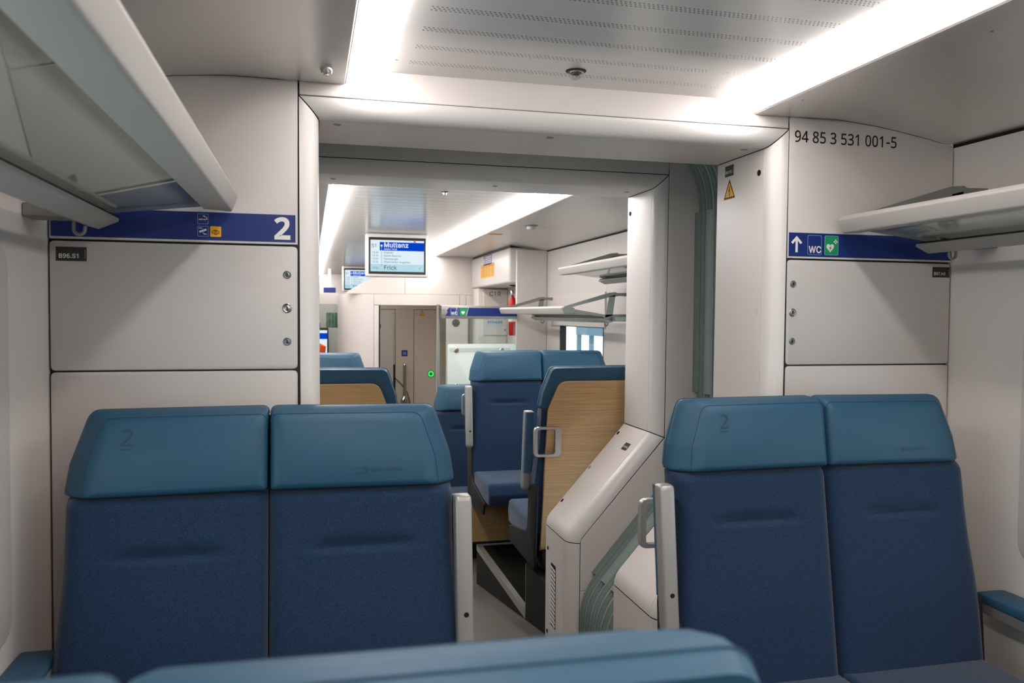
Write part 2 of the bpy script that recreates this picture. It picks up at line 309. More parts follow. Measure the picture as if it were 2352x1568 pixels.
GLYPH = {'-':[290,[255,234,255,184,50,184,50,234]],'.':[188,[95,-4,78,-1,63,9,53,24,50,41,53,59,63,73,78,83,95,87,113,83,128,73,138,59,141,41,138,24,128,9,113,-1]],'0':[410,[374,256,374,216,371,180,365,146,353,100,336,63,312,33,282,11,247,-3,205,-7,152,1,109,24,77,63,54,115,43,157,38,205,35,256,37,309,43,357,52,399,74,450,106,489,149,512,205,519,256,512,299,489,332,450,357,399,366,357,373,309],[98,256,99,213,103,173,108,139,122,99,142,70,170,53,205,46,239,53,266,70,286,98,300,139,306,173,310,213,311,256,310,300,306,340,300,373,286,414,266,442,239,460,205,466,170,460,142,442,122,414,108,373,103,340,99,300]],'1':[410,[255,0,193,0,193,357,193,377,193,392,194,407,194,420,196,446,185,435,175,426,151,407,97,362,63,404,202,512,255,512]],'2':[410,[373,0,34,0,34,53,168,188,204,224,233,256,256,286,273,315,284,346,288,379,281,416,263,443,233,459,197,465,162,462,131,452,103,437,74,416,40,458,61,474,84,490,109,501,137,511,166,516,197,519,241,515,280,502,310,483,332,456,347,422,352,382,348,344,335,307,315,273,290,239,257,203,221,165,114,60,114,57,373,57]],'3':[410,[353,392,350,360,340,332,324,310,304,291,277,278,248,270,248,266,301,253,339,228,362,191,369,146,364,104,348,66,322,36,284,13,253,2,215,-5,172,-7,134,-5,98,-1,64,7,32,21,32,80,66,65,102,55,138,48,173,46,232,53,273,72,296,105,303,147,299,176,286,199,265,216,237,228,202,235,160,237,110,237,110,291,161,291,199,294,231,303,256,318,274,337,285,361,289,388,282,421,264,445,234,461,196,466,170,465,147,460,125,454,105,445,86,435,67,423,35,466,65,486,103,503,146,515,195,519,244,515,283,503,315,483,343,442]],'4':[410,[396,116,321,116,321,0,260,0,260,116,15,116,15,170,256,515,321,515,321,172,396,172],[260,334,260,352,260,368,261,383,262,397,263,424,263,435,264,447,261,447,255,433,247,418,238,403,230,391,77,172,260,172]],'5':[410,[197,314,246,309,288,296,323,274,348,245,364,207,369,164,364,114,346,72,318,38,281,13,233,-2,178,-7,139,-5,104,0,71,9,46,21,46,80,73,66,108,55,144,49,179,46,214,49,245,58,270,73,289,95,300,122,305,157,297,201,273,234,234,254,176,261,155,260,130,257,107,254,88,250,57,270,77,512,333,512,333,454,130,454,118,306,132,308,151,311,173,313]],'6':[410,[39,219,41,263,46,306,54,348,67,387,85,424,108,456,138,482,175,502,220,515,273,519,290,518,307,517,323,516,337,512,337,458,323,462,307,465,291,466,275,467,230,463,193,450,164,432,141,406,124,374,113,340,106,301,103,260,106,260,119,276,134,291,152,303,173,313,199,318,228,320,270,315,306,302,335,280,357,249,372,211,376,164,371,115,357,73,332,39,300,13,260,-2,214,-7,178,-4,146,6,116,23,90,48,69,80,53,119,43,165],[213,46,254,53,286,75,306,112,314,164,307,208,290,242,258,264,215,271,183,267,156,256,134,241,117,222,106,199,103,177,105,154,110,130,119,108,130,88,147,71,165,57,188,49]],'7':[410,[97,0,307,454,31,454,31,512,374,512,374,463,167,0]],'8':[410,[205,519,247,516,284,505,315,488,338,464,353,433,357,396,354,367,344,342,329,321,309,302,286,285,260,271,290,255,317,237,340,216,358,193,370,165,374,132,369,93,353,58,328,30,295,10,254,-3,206,-7,155,-3,113,9,80,29,55,56,40,90,35,130,38,164,50,191,67,215,88,236,114,253,141,267,117,282,96,300,78,320,63,342,55,367,52,397,56,433,71,463,96,487,126,505,163,516],[97,130,104,96,123,68,157,49,205,43,251,49,285,68,306,97,313,132,309,155,299,176,283,194,262,210,236,224,205,237,194,241,164,227,140,212,122,196,108,176,99,155],[204,468,168,463,138,449,120,425,113,394,116,370,126,349,140,333,160,319,182,307,207,295,231,306,252,319,270,333,283,350,292,370,295,394,289,425,270,449,241,463]],'9':[410,[373,293,371,249,366,206,358,164,346,124,327,88,304,56,273,29,237,10,191,-3,138,-7,122,-7,105,-5,87,-4,73,0,73,54,87,50,103,47,120,45,136,45,182,48,219,61,248,80,271,105,288,137,298,172,306,210,309,251,305,251,292,235,277,221,259,208,238,199,212,193,182,191,141,196,105,210,76,232,55,263,40,300,36,346,41,396,56,439,80,473,113,498,153,514,199,519,234,516,267,505,297,487,323,463,343,432,359,392,369,347],[199,466,159,458,127,436,105,399,98,347,105,303,122,269,153,248,197,240,229,244,256,255,278,271,295,290,306,312,309,334,307,357,302,381,293,403,281,424,266,441,248,454,225,463]],':':[188,[95,-4,78,-1,63,9,53,24,50,41,53,59,63,73,78,83,95,87,113,83,128,73,138,59,141,41,138,24,128,9,113,-1],[95,271,78,274,63,284,53,299,50,316,53,334,63,349,78,359,95,362,113,359,128,349,138,334,141,316,138,299,128,284,113,274]],'A':[480,[16,0,201,509,276,509,463,0,395,0,287,302,276,334,264,372,250,420,232,478,245,478,228,419,213,371,201,333,191,302,85,0],[110,142,110,199,370,199,370,142]],'B':[456,[60,0,60,509,241,509,289,504,329,491,359,469,381,442,394,410,398,374,395,344,387,320,373,301,356,286,336,275,315,267,315,262,339,257,363,245,385,227,402,203,414,173,418,136,413,100,400,67,377,39,344,18,301,4,247,0],[125,57,245,57,296,63,330,80,349,105,355,137,352,161,342,184,327,203,306,218,279,228,248,231,125,231],[125,285,238,285,265,288,288,296,308,309,323,326,333,348,336,372,330,403,313,429,283,446,240,452,125,452]],'C':[510,[267,-7,225,-3,186,7,150,25,119,49,92,79,70,115,53,157,44,203,40,254,44,305,53,352,70,393,92,429,119,459,150,484,186,501,225,512,267,516,305,513,340,504,373,490,402,471,427,447,448,418,463,385,473,348,408,348,401,373,389,395,375,413,357,428,337,440,315,449,292,454,267,456,223,450,184,432,150,403,125,364,109,314,103,254,109,194,125,145,151,105,184,76,223,59,267,53,292,55,315,60,337,69,357,81,375,96,389,114,401,136,408,160,473,160,463,124,448,91,428,62,402,38,373,19,341,5,305,-4]],'D':[502,[219,0,96,0,96,57,215,57,272,63,318,81,354,110,379,149,394,198,399,255,394,312,379,361,354,399,320,428,275,446,221,452,93,452,93,509,225,509,273,505,315,495,353,478,399,441,433,391,449,351,458,306,462,255,458,205,449,159,433,119,411,83,384,54,351,31,312,14,268,3],[125,509,125,0,60,0,60,509]],'E':[419,[60,0,60,509,372,509,372,452,125,452,125,286,355,286,355,229,125,229,125,57,375,57,375,0]],'F':[410,[60,0,60,509,369,509,369,452,125,452,125,278,346,278,346,221,125,221,125,0]],'H':[517,[60,0,60,509,125,509,125,289,392,289,392,509,457,509,457,0,392,0,392,232,125,232,125,0]],'K':[467,[104,145,104,216,122,239,139,261,157,282,174,303,193,324,212,344,364,509,448,509,231,276,228,276],[60,0,60,509,125,509,125,334,124,225,125,193,125,0],[372,0,188,259,228,309,449,0]],'L':[393,[60,0,60,509,125,509,125,57,361,57,361,0]],'M':[628,[60,0,60,509,152,509,277,187,282,174,287,159,299,123,305,103,311,84,322,49,307,49,318,83,330,121,342,158,348,174,352,187,476,509,568,509,568,0,504,0,504,291,504,327,505,369,506,413,507,457,513,457,505,433,498,409,482,363,474,341,467,322,456,291,342,0,286,0,170,291,165,304,159,321,145,361,129,408,121,432,112,457,119,457,120,416,121,372,122,328,122,291,122,0]],'P':[445,[60,0,60,509,235,509,289,503,332,487,366,462,390,430,404,391,409,348,404,304,390,265,366,233,332,207,289,191,235,186,109,186,109,242,233,242,269,246,297,256,318,272,333,294,342,319,344,348,342,376,333,402,318,423,297,439,268,449,232,452,125,452,125,0]],'R':[449,[60,0,60,509,236,509,290,504,333,489,367,465,390,433,405,395,409,352,405,309,390,271,367,240,333,217,289,203,236,198,96,198,96,255,234,255,269,258,298,267,319,281,334,300,342,324,345,352,342,380,334,405,319,425,298,440,269,449,233,452,125,452,125,0],[353,0,230,229,303,229,428,0]],'S':[447,[224,-9,172,-4,128,9,91,31,64,60,46,96,38,137,104,137,110,110,123,88,142,71,166,59,194,52,224,49,257,52,286,60,311,74,329,92,341,114,346,139,342,161,332,179,316,193,296,205,272,214,245,222,184,239,128,260,86,289,60,326,52,372,58,413,75,448,102,476,138,498,180,511,227,516,275,511,316,498,351,476,377,449,394,415,401,378,337,378,326,412,302,437,267,453,225,459,194,456,167,448,145,435,129,418,118,398,115,376,119,352,131,334,148,319,169,308,191,300,212,293,264,279,287,272,312,264,336,252,359,238,379,220,395,198,405,171,408,139,403,99,386,64,360,34,323,11,278,-4]],'T':[449,[32,452,32,509,417,509,417,452,257,452,257,0,193,0,193,452]],'W':[686,[155,0,16,509,82,509,163,196,170,171,175,145,181,120,187,94,192,67,197,40,189,40,194,67,200,94,205,120,211,145,218,171,224,196,306,509,380,509,462,196,468,171,474,145,486,94,492,67,497,40,488,40,493,67,499,94,504,120,510,145,523,196,603,509,670,509,530,0,455,0,368,323,359,356,351,391,344,431,336,475,350,475,342,433,335,395,327,359,318,323,230,0]],'a':[389,[160,-9,126,-5,94,5,68,22,48,45,35,73,30,108,34,138,43,161,58,179,78,193,100,203,125,211,152,216,178,220,209,224,234,227,252,230,265,235,273,243,276,255,276,257,273,279,267,297,256,311,240,322,220,329,196,331,171,329,149,322,132,313,118,301,107,288,100,274,41,291,57,322,79,346,104,364,133,375,163,382,194,384,215,383,239,379,263,372,286,360,306,343,322,320,333,290,337,251,337,0,277,0,277,52,272,52,264,38,252,25,236,12,215,1,190,-6],[170,45,202,49,228,59,248,74,263,93,272,115,276,138,276,190,270,186,259,182,246,179,231,176,216,173,200,171,175,168,154,164,134,159,117,150,103,139,95,124,92,105,94,87,102,72,114,61,130,52,149,47]],'b':[424,[229,-8,198,-5,172,4,153,17,138,31,127,46,118,59,112,59,112,0,53,0,53,509,114,509,114,319,118,319,127,331,137,346,152,360,171,373,197,381,229,384,274,378,313,361,345,332,370,293,385,245,390,189,385,133,370,84,346,45,313,16,274,-2],[220,47,253,51,279,66,301,88,316,117,325,151,328,189,325,227,316,261,301,290,280,311,253,325,220,330,188,325,161,312,140,291,125,263,116,229,113,189,116,150,125,115,140,86,162,65,188,51]],'c':[396,[207,-8,159,-2,117,16,82,46,56,85,40,133,34,187,40,243,56,291,82,330,117,360,159,378,207,384,234,383,260,377,284,368,305,356,324,341,340,322,353,301,362,277,303,262,298,276,290,289,281,301,270,311,257,319,242,325,226,329,207,330,173,325,145,310,124,287,108,258,99,224,96,187,99,151,108,117,124,89,145,66,173,51,207,46,226,48,243,52,258,58,271,66,282,76,292,89,299,102,304,117,363,102,354,78,341,56,325,37,306,21,285,9,261,-1,235,-6]],'d':[424,[195,-8,151,-2,111,16,79,45,55,84,39,133,34,189,39,245,55,293,79,332,112,361,151,378,196,384,228,381,253,373,272,360,287,346,298,331,306,319,311,319,311,509,372,509,372,0,313,0,313,59,307,59,298,46,287,31,272,17,252,4,227,-5],[205,47,236,51,263,65,284,86,299,115,309,150,312,189,309,229,300,263,284,291,263,312,237,325,205,330,172,325,145,311,124,290,108,261,99,227,96,189,99,151,109,117,124,88,145,66,172,51]],'e':[404,[212,-8,161,-2,117,16,82,46,56,85,40,132,34,187,39,242,55,290,81,329,115,359,157,378,205,384,236,382,266,374,294,361,319,341,341,315,357,282,368,242,371,194,371,169,75,169,75,221,338,221,310,202,307,237,298,269,283,294,263,314,237,326,205,330,173,326,146,313,125,294,109,270,99,241,96,211,96,178,100,139,110,106,128,80,151,61,179,50,212,46,234,48,254,53,271,61,285,73,297,88,306,105,365,91,353,63,335,39,311,19,283,4,249,-5]],'f':[254,[228,379,228,327,6,327,6,379],[81,0,81,432,84,461,96,486,113,505,135,519,161,527,187,530,207,529,222,527,234,524,243,521,227,468,222,470,215,472,206,473,195,474,171,470,154,460,145,443,142,419,142,0]],'g':[425,[207,-151,168,-148,134,-140,105,-127,82,-110,64,-91,51,-69,101,-41,110,-53,122,-66,136,-78,154,-88,178,-95,207,-97,249,-92,282,-75,304,-47,311,-6,311,68,306,68,298,56,287,41,272,28,252,16,227,8,195,5,152,10,113,27,80,53,55,90,39,136,34,191,39,246,55,293,80,332,112,361,152,378,196,384,228,382,253,373,273,360,288,346,299,331,308,319,313,319,313,379,372,379,372,-9,367,-54,350,-90,324,-117,291,-136,251,-147],[205,59,237,63,264,75,285,95,300,121,309,154,312,193,309,231,300,264,285,291,264,312,237,325,205,330,172,325,145,312,124,290,109,262,99,229,96,193,99,155,109,123,124,96,145,76,172,63]],'h':[410,[114,227,114,0,53,0,53,509,114,509,114,287,102,287,124,332,152,362,187,379,227,384,264,380,295,369,321,349,341,321,353,285,357,240,357,0,296,0,296,235,290,275,273,304,246,323,210,329,184,326,161,317,141,303,126,283,117,257]],'i':[167,[53,0,53,379,114,379,114,0],[84,443,67,446,54,455,44,468,41,483,44,499,54,512,67,521,84,524,100,521,114,512,123,499,126,483,123,468,114,455,100,446]],'k':[381,[110,137,110,212,121,212,284,379,360,379,184,199,177,199],[53,0,53,509,114,509,114,0],[294,0,148,186,191,229,372,0]],'l':[189,[139,-2,101,3,74,20,58,47,53,84,53,509,114,509,114,99,115,77,120,62,130,54,146,52,154,52,160,53,170,54,181,3,172,1,162,-1,151,-2]],'n':[410,[114,227,114,0,53,0,53,379,112,379,112,287,102,287,124,332,152,362,187,379,227,384,264,380,295,369,321,349,341,321,353,285,357,240,357,0,296,0,296,235,290,275,273,304,246,323,210,329,184,326,161,317,141,303,126,283,117,257]],'r':[259,[53,0,53,379,112,379,112,321,115,321,130,347,152,367,181,380,213,385,229,384,243,384,243,322,239,323,230,324,219,325,207,326,182,323,159,315,140,301,126,284,117,262,114,237,114,0]],'s':[365,[182,-8,145,-5,112,3,84,18,62,38,45,63,36,94,94,107,105,79,124,60,150,49,181,45,217,50,244,62,262,81,268,103,265,121,254,136,237,147,212,155,149,170,104,186,72,208,53,237,47,274,51,305,65,332,87,354,115,370,149,381,187,384,223,381,254,372,279,358,299,339,314,316,324,290,268,277,258,298,243,316,219,328,187,333,156,329,131,317,114,299,109,277,112,258,124,243,144,232,172,223,229,209,275,194,306,171,325,142,331,107,326,75,312,47,290,24,260,6,223,-5]],'t':[227,[204,379,204,327,6,327,6,379],[65,471,126,471,126,98,128,76,136,61,150,53,170,50,177,50,185,51,202,54,213,2,203,-1,192,-3,180,-4,168,-4,125,2,92,21,72,52,65,93]],'u':[410,[182,-5,146,-1,115,11,89,31,69,59,57,95,53,139,53,379,114,379,114,144,119,105,137,75,164,56,200,50,226,53,249,62,268,77,283,97,293,122,296,153,296,379,357,379,357,0,298,0,298,92,307,92,286,47,257,17,222,0]],'z':[380,[42,0,42,46,254,320,254,323,48,323,48,379,333,379,333,331,126,60,126,56,339,56,339,0]]}
def text(name, body, size, Mx, mt, parent=None, lift=0.0006, bold=0.0, sx=1.0):
    """flat lettering from the glyph outlines below; size is about 1.96 times the cap height"""
    b = bmesh.new(); x = 0
    for ch in body:
        if ch == ' ': x += .20; continue
        g = GLYPH[ch]; loops = []
        for sp in g[1:]:
            P = []
            for i in range(len(sp)//2):
                p = Vector((sp[2*i]/1000, sp[2*i+1]/1000))
                if not P or (p-P[-1]).length > .0015: P.append(p)
            if (P[0]-P[-1]).length < .0015: P.pop()
            n = len(P); L = []
            for i in range(n):
                e1 = (P[i]-P[i-1]).normalized(); e2 = (P[(i+1) % n]-P[i]).normalized()
                nn = Vector((-e1.y-e2.y, e1.x+e2.x)); nn = nn/max(nn.length_squared/2, .7) if nn.length > 1e-4 else Vector((-e1.y, e1.x))
                L.append(P[i]+nn*bold*.62)
            loops.append(L)
        pts = [p for L in loops for p in L]; es = []; o_ = 0
        for L in loops: es += [(o_+i, o_+(i+1) % len(L)) for i in range(len(L))]; o_ += len(L)
        vv, _, ff = delaunay_2d_cdt(pts, es, [], 0, 1e-6)[:3]
        vs = [b.verts.new((x+p.x, p.y, 0)) for p in vv]
        for f in ff:
            c = sum((vv[i] for i in f), Vector((0, 0)))/len(f); inside = False
            for L in loops:
                for i in range(len(L)):
                    p, q = L[i-1], L[i]
                    if (p.y > c.y) != (q.y > c.y) and c.x < (q.x-p.x)*(c.y-p.y)/(q.y-p.y)+p.x: inside = not inside
            if inside: b.faces.new([vs[i] for i in f])
        x += g[0]/1000 + bold*.75
    k = size*1.36
    b.transform(Mx @ Matrix.Translation((0, 0, lift)) @ Matrix.Diagonal((k*sx, k, k, 1)))
    return obj(name, b, mt, parent, smooth=False)
def circ(cx, cy, r, n=20): return [(cx+r*math.cos(2*PI*i/n), cy+r*math.sin(2*PI*i/n)) for i in range(n)]
def rect(x0, x1, y0, y1): return [(x0, y0), (x1, y0), (x1, y1), (x0, y1)]
def bar(x0, y0, x1, y1, w_):
    d = Vector((x1-x0, y1-y0)).normalized(); nrm = Vector((-d.y, d.x))*w_/2
    return [(x0+nrm.x, y0+nrm.y), (x0-nrm.x, y0-nrm.y), (x1-nrm.x, y1-nrm.y), (x1+nrm.x, y1+nrm.y)]
def offs(pts, d):
    """open polyline offset to the right-hand side, mitred"""
    P = [Vector(p) for p in pts]; out = []
    for i in range(len(P)):
        n = None
        ns = []
        if i > 0: e = (P[i]-P[i-1]).normalized(); ns.append(Vector((-e.y, e.x)))
        if i < len(P)-1: e = (P[i+1]-P[i]).normalized(); ns.append(Vector((-e.y, e.x)))
        if len(ns) == 1: n = ns[0]
        else: n = (ns[0]+ns[1]); n = n/(n.length_squared/2)
        out.append(P[i]+n*d)
    return out
def sweep(path, prof, trim0=0.0, trim1=0.0, i0=0, i1=None, bm=None):
    """path: XZ polyline; prof: (offset, y) list; sweeps path vertices i0..i1 with mitred offsets"""
    i1 = len(path)-1 if i1 is None else i1
    b = bm or bmesh.new(); cols = []
    for d, y in prof:
        o = [v.copy() for v in offs(path, d)[i0:i1+1]]
        e = (o[1]-o[0]).normalized(); o[0] = o[0]+e*trim0
        e = (o[-2]-o[-1]).normalized(); o[-1] = o[-1]+e*trim1
        cols.append([b.verts.new((p.x, y, p.y)) for p in o])
    for a, c in zip(cols, cols[1:]):
        for j in range(len(a)-1): b.faces.new([a[j], a[j+1], c[j+1], c[j]])
    return b

D = 2.223                      # end wall of the near saloon
XW = 1.31                      # half width of the saloon
ZC = 2.04                      # centre ceiling height
LOW = -0.31                    # low floor of the far car

# ------------------------------------------------------------------ room shell
fl = box(-XW-.1, XW+.1, -4.0, D, -0.1, 0.0)
box(-.40, .40, D, 3.39, -0.1, 0.0, bm=fl)
b = fl
vs = [b.verts.new(p) for p in ((-.318, 3.39, 0), (.318, 3.39, 0), (.318, 5.17, LOW), (-.318, 5.17, LOW), (-.318, 3.39, -.1), (.318, 3.39, -.1), (.318, 5.17, LOW-.1), (-.318, 5.17, LOW-.1))]
for f in ((0, 1, 2, 3), (7, 6, 5, 4), (0, 3, 7, 4), (1, 5, 6, 2)): b.faces.new([vs[i] for i in f])
box(-XW-.1, XW+.1, 5.17, 14.0, LOW-.1, LOW, bm=b)
for s in (-1, 1): box(min(s*.318, s*1.41), max(s*.318, s*1.41), 4.945, 5.17, LOW-.1, LOW, bm=b)
struct('floor', b, 'floor', smooth=False)

prof_side = [(.600, 2.040), (.596, 2.030), (.596, 2.004), (.600, 2.000), (.606, 1.999), (.71, 2.0), (.845, 2.002), (.90, 2.001), (.952, 1.997), (1.02, 1.991), (1.094, 1.981), (1.206, 1.963), (1.262, 1.952), (1.30, 1.951), (1.33, 1.951)]
def ceiling_side(s, y0, y1):
    top = [(1.34, 2.12), (.58, 2.12)]
    poly = [(s*x, z) for x, z in prof_side] + [(s*x, z) for x, z in top]
    return prism(poly, 'xz', y0, y1)
ceil = struct('ceiling', box(-XW-.1, XW+.1, -4.0, 14.0, 2.13, 2.2), 'white', smooth=False)
for s in (-1, 1):
    for y0, y1 in ((-4.0, -1.2), (-1.195, D-.001), (3.385, 5.44), (5.444, 6.83), (6.834, 9.6), (9.604, 14.0)):
        obj('ceiling_panel', ceiling_side(s, y0, y1), 'ceil', ceil, ang=25)
for y0, y1 in ((-4, -2), (-1.997, -.10), (-.097, 1.05), (1.053, D-.001), (3.385, 4.60), (4.603, 5.88), (5.883, 7.16), (7.163, 8.60), (8.603, 11.3), (11.303, 14)):
    obj('perforated_panel', box(-.497, .497, y0, y1, ZC, ZC+.02), 'perf', ceil, smooth=False)

LS = ['long white light strip above the left luggage rack', 'wide white light strip above the right luggage rack',
      'narrow light strip of the far car beyond the gangway beside the left column', 'light strip of the far car running to the right of the hanging screen']
k = 0
for y0, y1 in ((-4.0, D-.002), (3.386, 13.9)):
    for s in (-1, 1):
        if s > 0 and y1 > 5: y1 = 8.595
        t = thing('light_strip', LS[k], 'light', (s*.55, (y0+y1)/2, 2.03)); k += 1
        pf = [(s*.584, 2.006), (s*.565, 2.001), (s*.538, 2.005), (s*.514, 2.019), (s*.499, 2.039), (s*.499, 2.06), (s*.584, 2.06)]
        obj('diffuser', prism(pf, 'xz', y0, y1), 'strip' if y0 < 0 else 'strip_far', t)
        obj('edge_trim', prism([(s*.600, 2.002), (s*.596, 2.002), (s*.585, 2.008), (s*.585, 2.05), (s*.600, 2.05)], 'xz', y0, y1), 'white', t, smooth=False)

def wall(side, name):
    X = side*XW
    wl = struct(name, box(min(X+side*.05, X+side*.11), max(X+side*.05, X+side*.11), -4, 14, -.4, -.3), 'wall', smooth=False)
    t0, t1 = (X, X+side*.05) if side > 0 else (X+side*.05, X)
    def piece(y0, y1, z0, z1): obj('wall_panel', box(t0, t1, y0, y1, z0, z1, .0015 if y0 > 4 else 0, 1), 'wall', wl)
    # near saloon, two windows
    piece(-4, D+.02, 1.48, 1.940); piece(-4, D+.02, 0, .76)
    piece(1.88, D+.02, .76, 1.48); piece(-.47, -.13, .76, 1.48); piece(-4, -2.53, .76, 1.48)
    # far car: window between y 5.42 and 6.40, top 1.317
    piece(3.30, 3.60, 0, 1.940); piece(3.60, 4.90, 1.54, 1.940); piece(3.60, 4.90, LOW, .70)
    piece(4.903, 5.368, LOW, 1.940)
    piece(5.371, 6.450, 1.317, 1.940); piece(5.371, 6.450, LOW, .45); piece(5.371, 5.415, .453, 1.314)
    piece(6.453, 14, LOW, 1.940)
    # grey rubber seam under the ceiling
    obj('ceiling_seam', box(min(X+side*.004, X+side*.03), max(X+side*.004, X+side*.03), -4, 14, 1.938, 1.956), 'char', wl)
    obj('rail_plate', box(min(X, X-side*.014), max(X, X-side*.014), 5.37, 6.69, 1.31, 1.56, .003, 1), 'white', wl)
    return wl
wl_l = wall(-1, 'wall_left'); wl_r = wall(1, 'wall_right')
def window(n, side, y0, y1, z0, z1, surround):
    X = side*XW
    def bx(d0, d1, *a, **k): return box(min(X+side*d0, X+side*d1), max(X+side*d0, X+side*d1), *a, **k)
    o = struct(n, bx(.045, .05, y0, y1, z0, z1), 'glass', smooth=False)
    f = bmesh.new()
    for a in ((y0, y0+.018, z0, z1), (y1-.018, y1, z0, z1), (y0, y1, z0, z0+.018), (y0, y1, z1-.012, z1)): bx(.0, .05, *a, bm=f)
    obj('window_frame', f, 'black', o, smooth=False)
    if surround:
        a0, a1, c0, c1 = surround
        R = [rrect(a0, a1, c0, c1, .06, 7), rrect(a0+.006, a1-.006, c0+.006, c1-.006, .055, 7), rrect(y0-.004, y1+.004, z0-.004, z1+.004, .05, 7)]
        rings = [[(X, p[0], p[1]) for p in R[0]], [(X-side*.004, p[0], p[1]) for p in R[1]], [(X-side*.004, p[0], p[1]) for p in R[2]], [(X+side*.045, p[0], p[1]) for p in R[2]]]
        obj('window_surround', loft(rings, False, False), 'wall', o)
for i, (s, y0, y1, z0, z1, sr) in enumerate(((-1, -.02, 1.76, .84, 1.42, (-.2, 1.944, .70, 1.54)), (1, -.02, 1.76, .84, 1.42, (-.2, 1.944, .70, 1.54)),
        (-1, -2.45, -.55, .84, 1.42, (-2.6, -.4, .70, 1.54)), (1, -2.45, -.55, .84, 1.42, (-2.6, -.4, .70, 1.54)),
        (-1, 5.415, 6.45, .45, 1.317, None), (1, 5.415, 6.45, .45, 1.317, None), (-1, 3.60, 4.90, .70, 1.54, None), (1, 3.60, 4.90, .70, 1.54, None))):  # last pair is out of view, added to let daylight into the far car
    window('window_%d' % (i+1), s, y0, y1, z0, z1, sr)
wf = struct('wall_front', box(-.72, .72, 3.35, 3.383, 1.97, 2.12), 'wall', smooth=False)
for s in (-1, 1): obj('end_panel', box(min(s*.72, s*XW), max(s*.72, s*XW), 3.35, 3.383, .0, 2.06), 'white', wf, smooth=False)
struct('wall_back', box(-XW-.1, XW+.1, -4.1, -4.0, -.1, 2.2), 'wall', smooth=False)
struct('wall_far', box(-XW-.1, XW+.1, 14.0, 14.1, -.4, 2.2), 'wall', smooth=False)

# end wall of the near saloon: dark backing with separate white panels
we = bmesh.new()
for s in (-1, 1): box(min(s*.719, s*XW), max(s*.719, s*XW), D+.016, D+.06, 0, 2.05, bm=we)
box(-.719, .719, D+.016, D+.06, 1.968, 2.12, bm=we)
we = struct('wall_end', we, 'black', smooth=False)
obj('header_panel', box(-.7145, .7145, D, D+.02, 1.965, 2.12, .002, 1), 'white', we)
for s in (-1, 1):
    a, c = sorted((s*.7185, s*1.306))
    top = [(s*.7185, 1.5765), (s*1.306, 1.5765), (s*1.306, 1.9505)] + [(s*x, z) for x, z in reversed(prof_side[5:13])] + [(s*.7185, 1.9995)]
    obj('upper_panel', prism(top, 'xz', D, D+.02, .003), 'white', we)
    obj('lower_panel', panel(a, c, .06, 1.2482, D), 'panel', we)
def lock(x, z, key, parent):
    r = .0105 if not key else .0125
    o = obj('lock', lathe([(r, -.004), (r, .0010), (r*.86, .002), (r*.8, .0012), (r*.6, .0008), (r*.55, .0012), (0, .0012)], (x, D, z), '-y', 20), 'steel' if key else 'lock_grey', parent)
    obj('keyhole', box(x-.0016, x+.0016, D-.0035, D-.001, z-.0045 if key else z-.004, z+.0045), 'black', o)
for s, lb in ((-1, 'white locker door with two chrome latches and a key lock below the class sign'), (1, 'white locker door under the arrow and toilet sign, locks on its aisle edge')):
    a, c = sorted((s*.7185, s*1.306))
    t = thing('locker_door', lb, 'door', (s*1.01, D, 1.41))
    obj('door_leaf', panel(a, c, 1.2518, 1.5715, D), 'panel', t)
    for z, kk in ((1.498, 0), (1.411, 1), (1.324, 0)): lock(s*.745 if s < 0 else .739, z, kk, t)
def tx(Mx, u, v): return Mx @ Matrix.Translation((u, v, 0))
def plate(label, Mx, wd, h, s, ts, u, v):
    o = decal('label_plate', [rect(0, wd, 0, h)], Mx, 'tagblack'); tag(o, label, 'label')
    text('lettering', s, ts, tx(Mx, u, v), 'signwhite', o, lift=.0005, bold=.02)
    decal('side_print', [rect(wd-.0042, wd-.0026, h*.22, h*.8)], Mx, 'alu_dark', o, .0004)
plate('black label B96.S1 on the upper corner of the left locker door', front(-1.291, D-.0005, 1.522), .069, .0345, 'B96.S1', .0145, .006, .0075)
plate('black label B97.H1 on the corner of the right locker door', front(1.237, D-.0005, 1.5275), .065, .033, 'B97.H1', .0135, .005, .007)
o = text('vehicle_number', '94 85 3 531 001-5', .0478, front(.7335, D-.0003, 1.9275), 'ink', we, lift=.0004, bold=.015, sx=.905)

VY0, VY1 = 3.235, 3.300
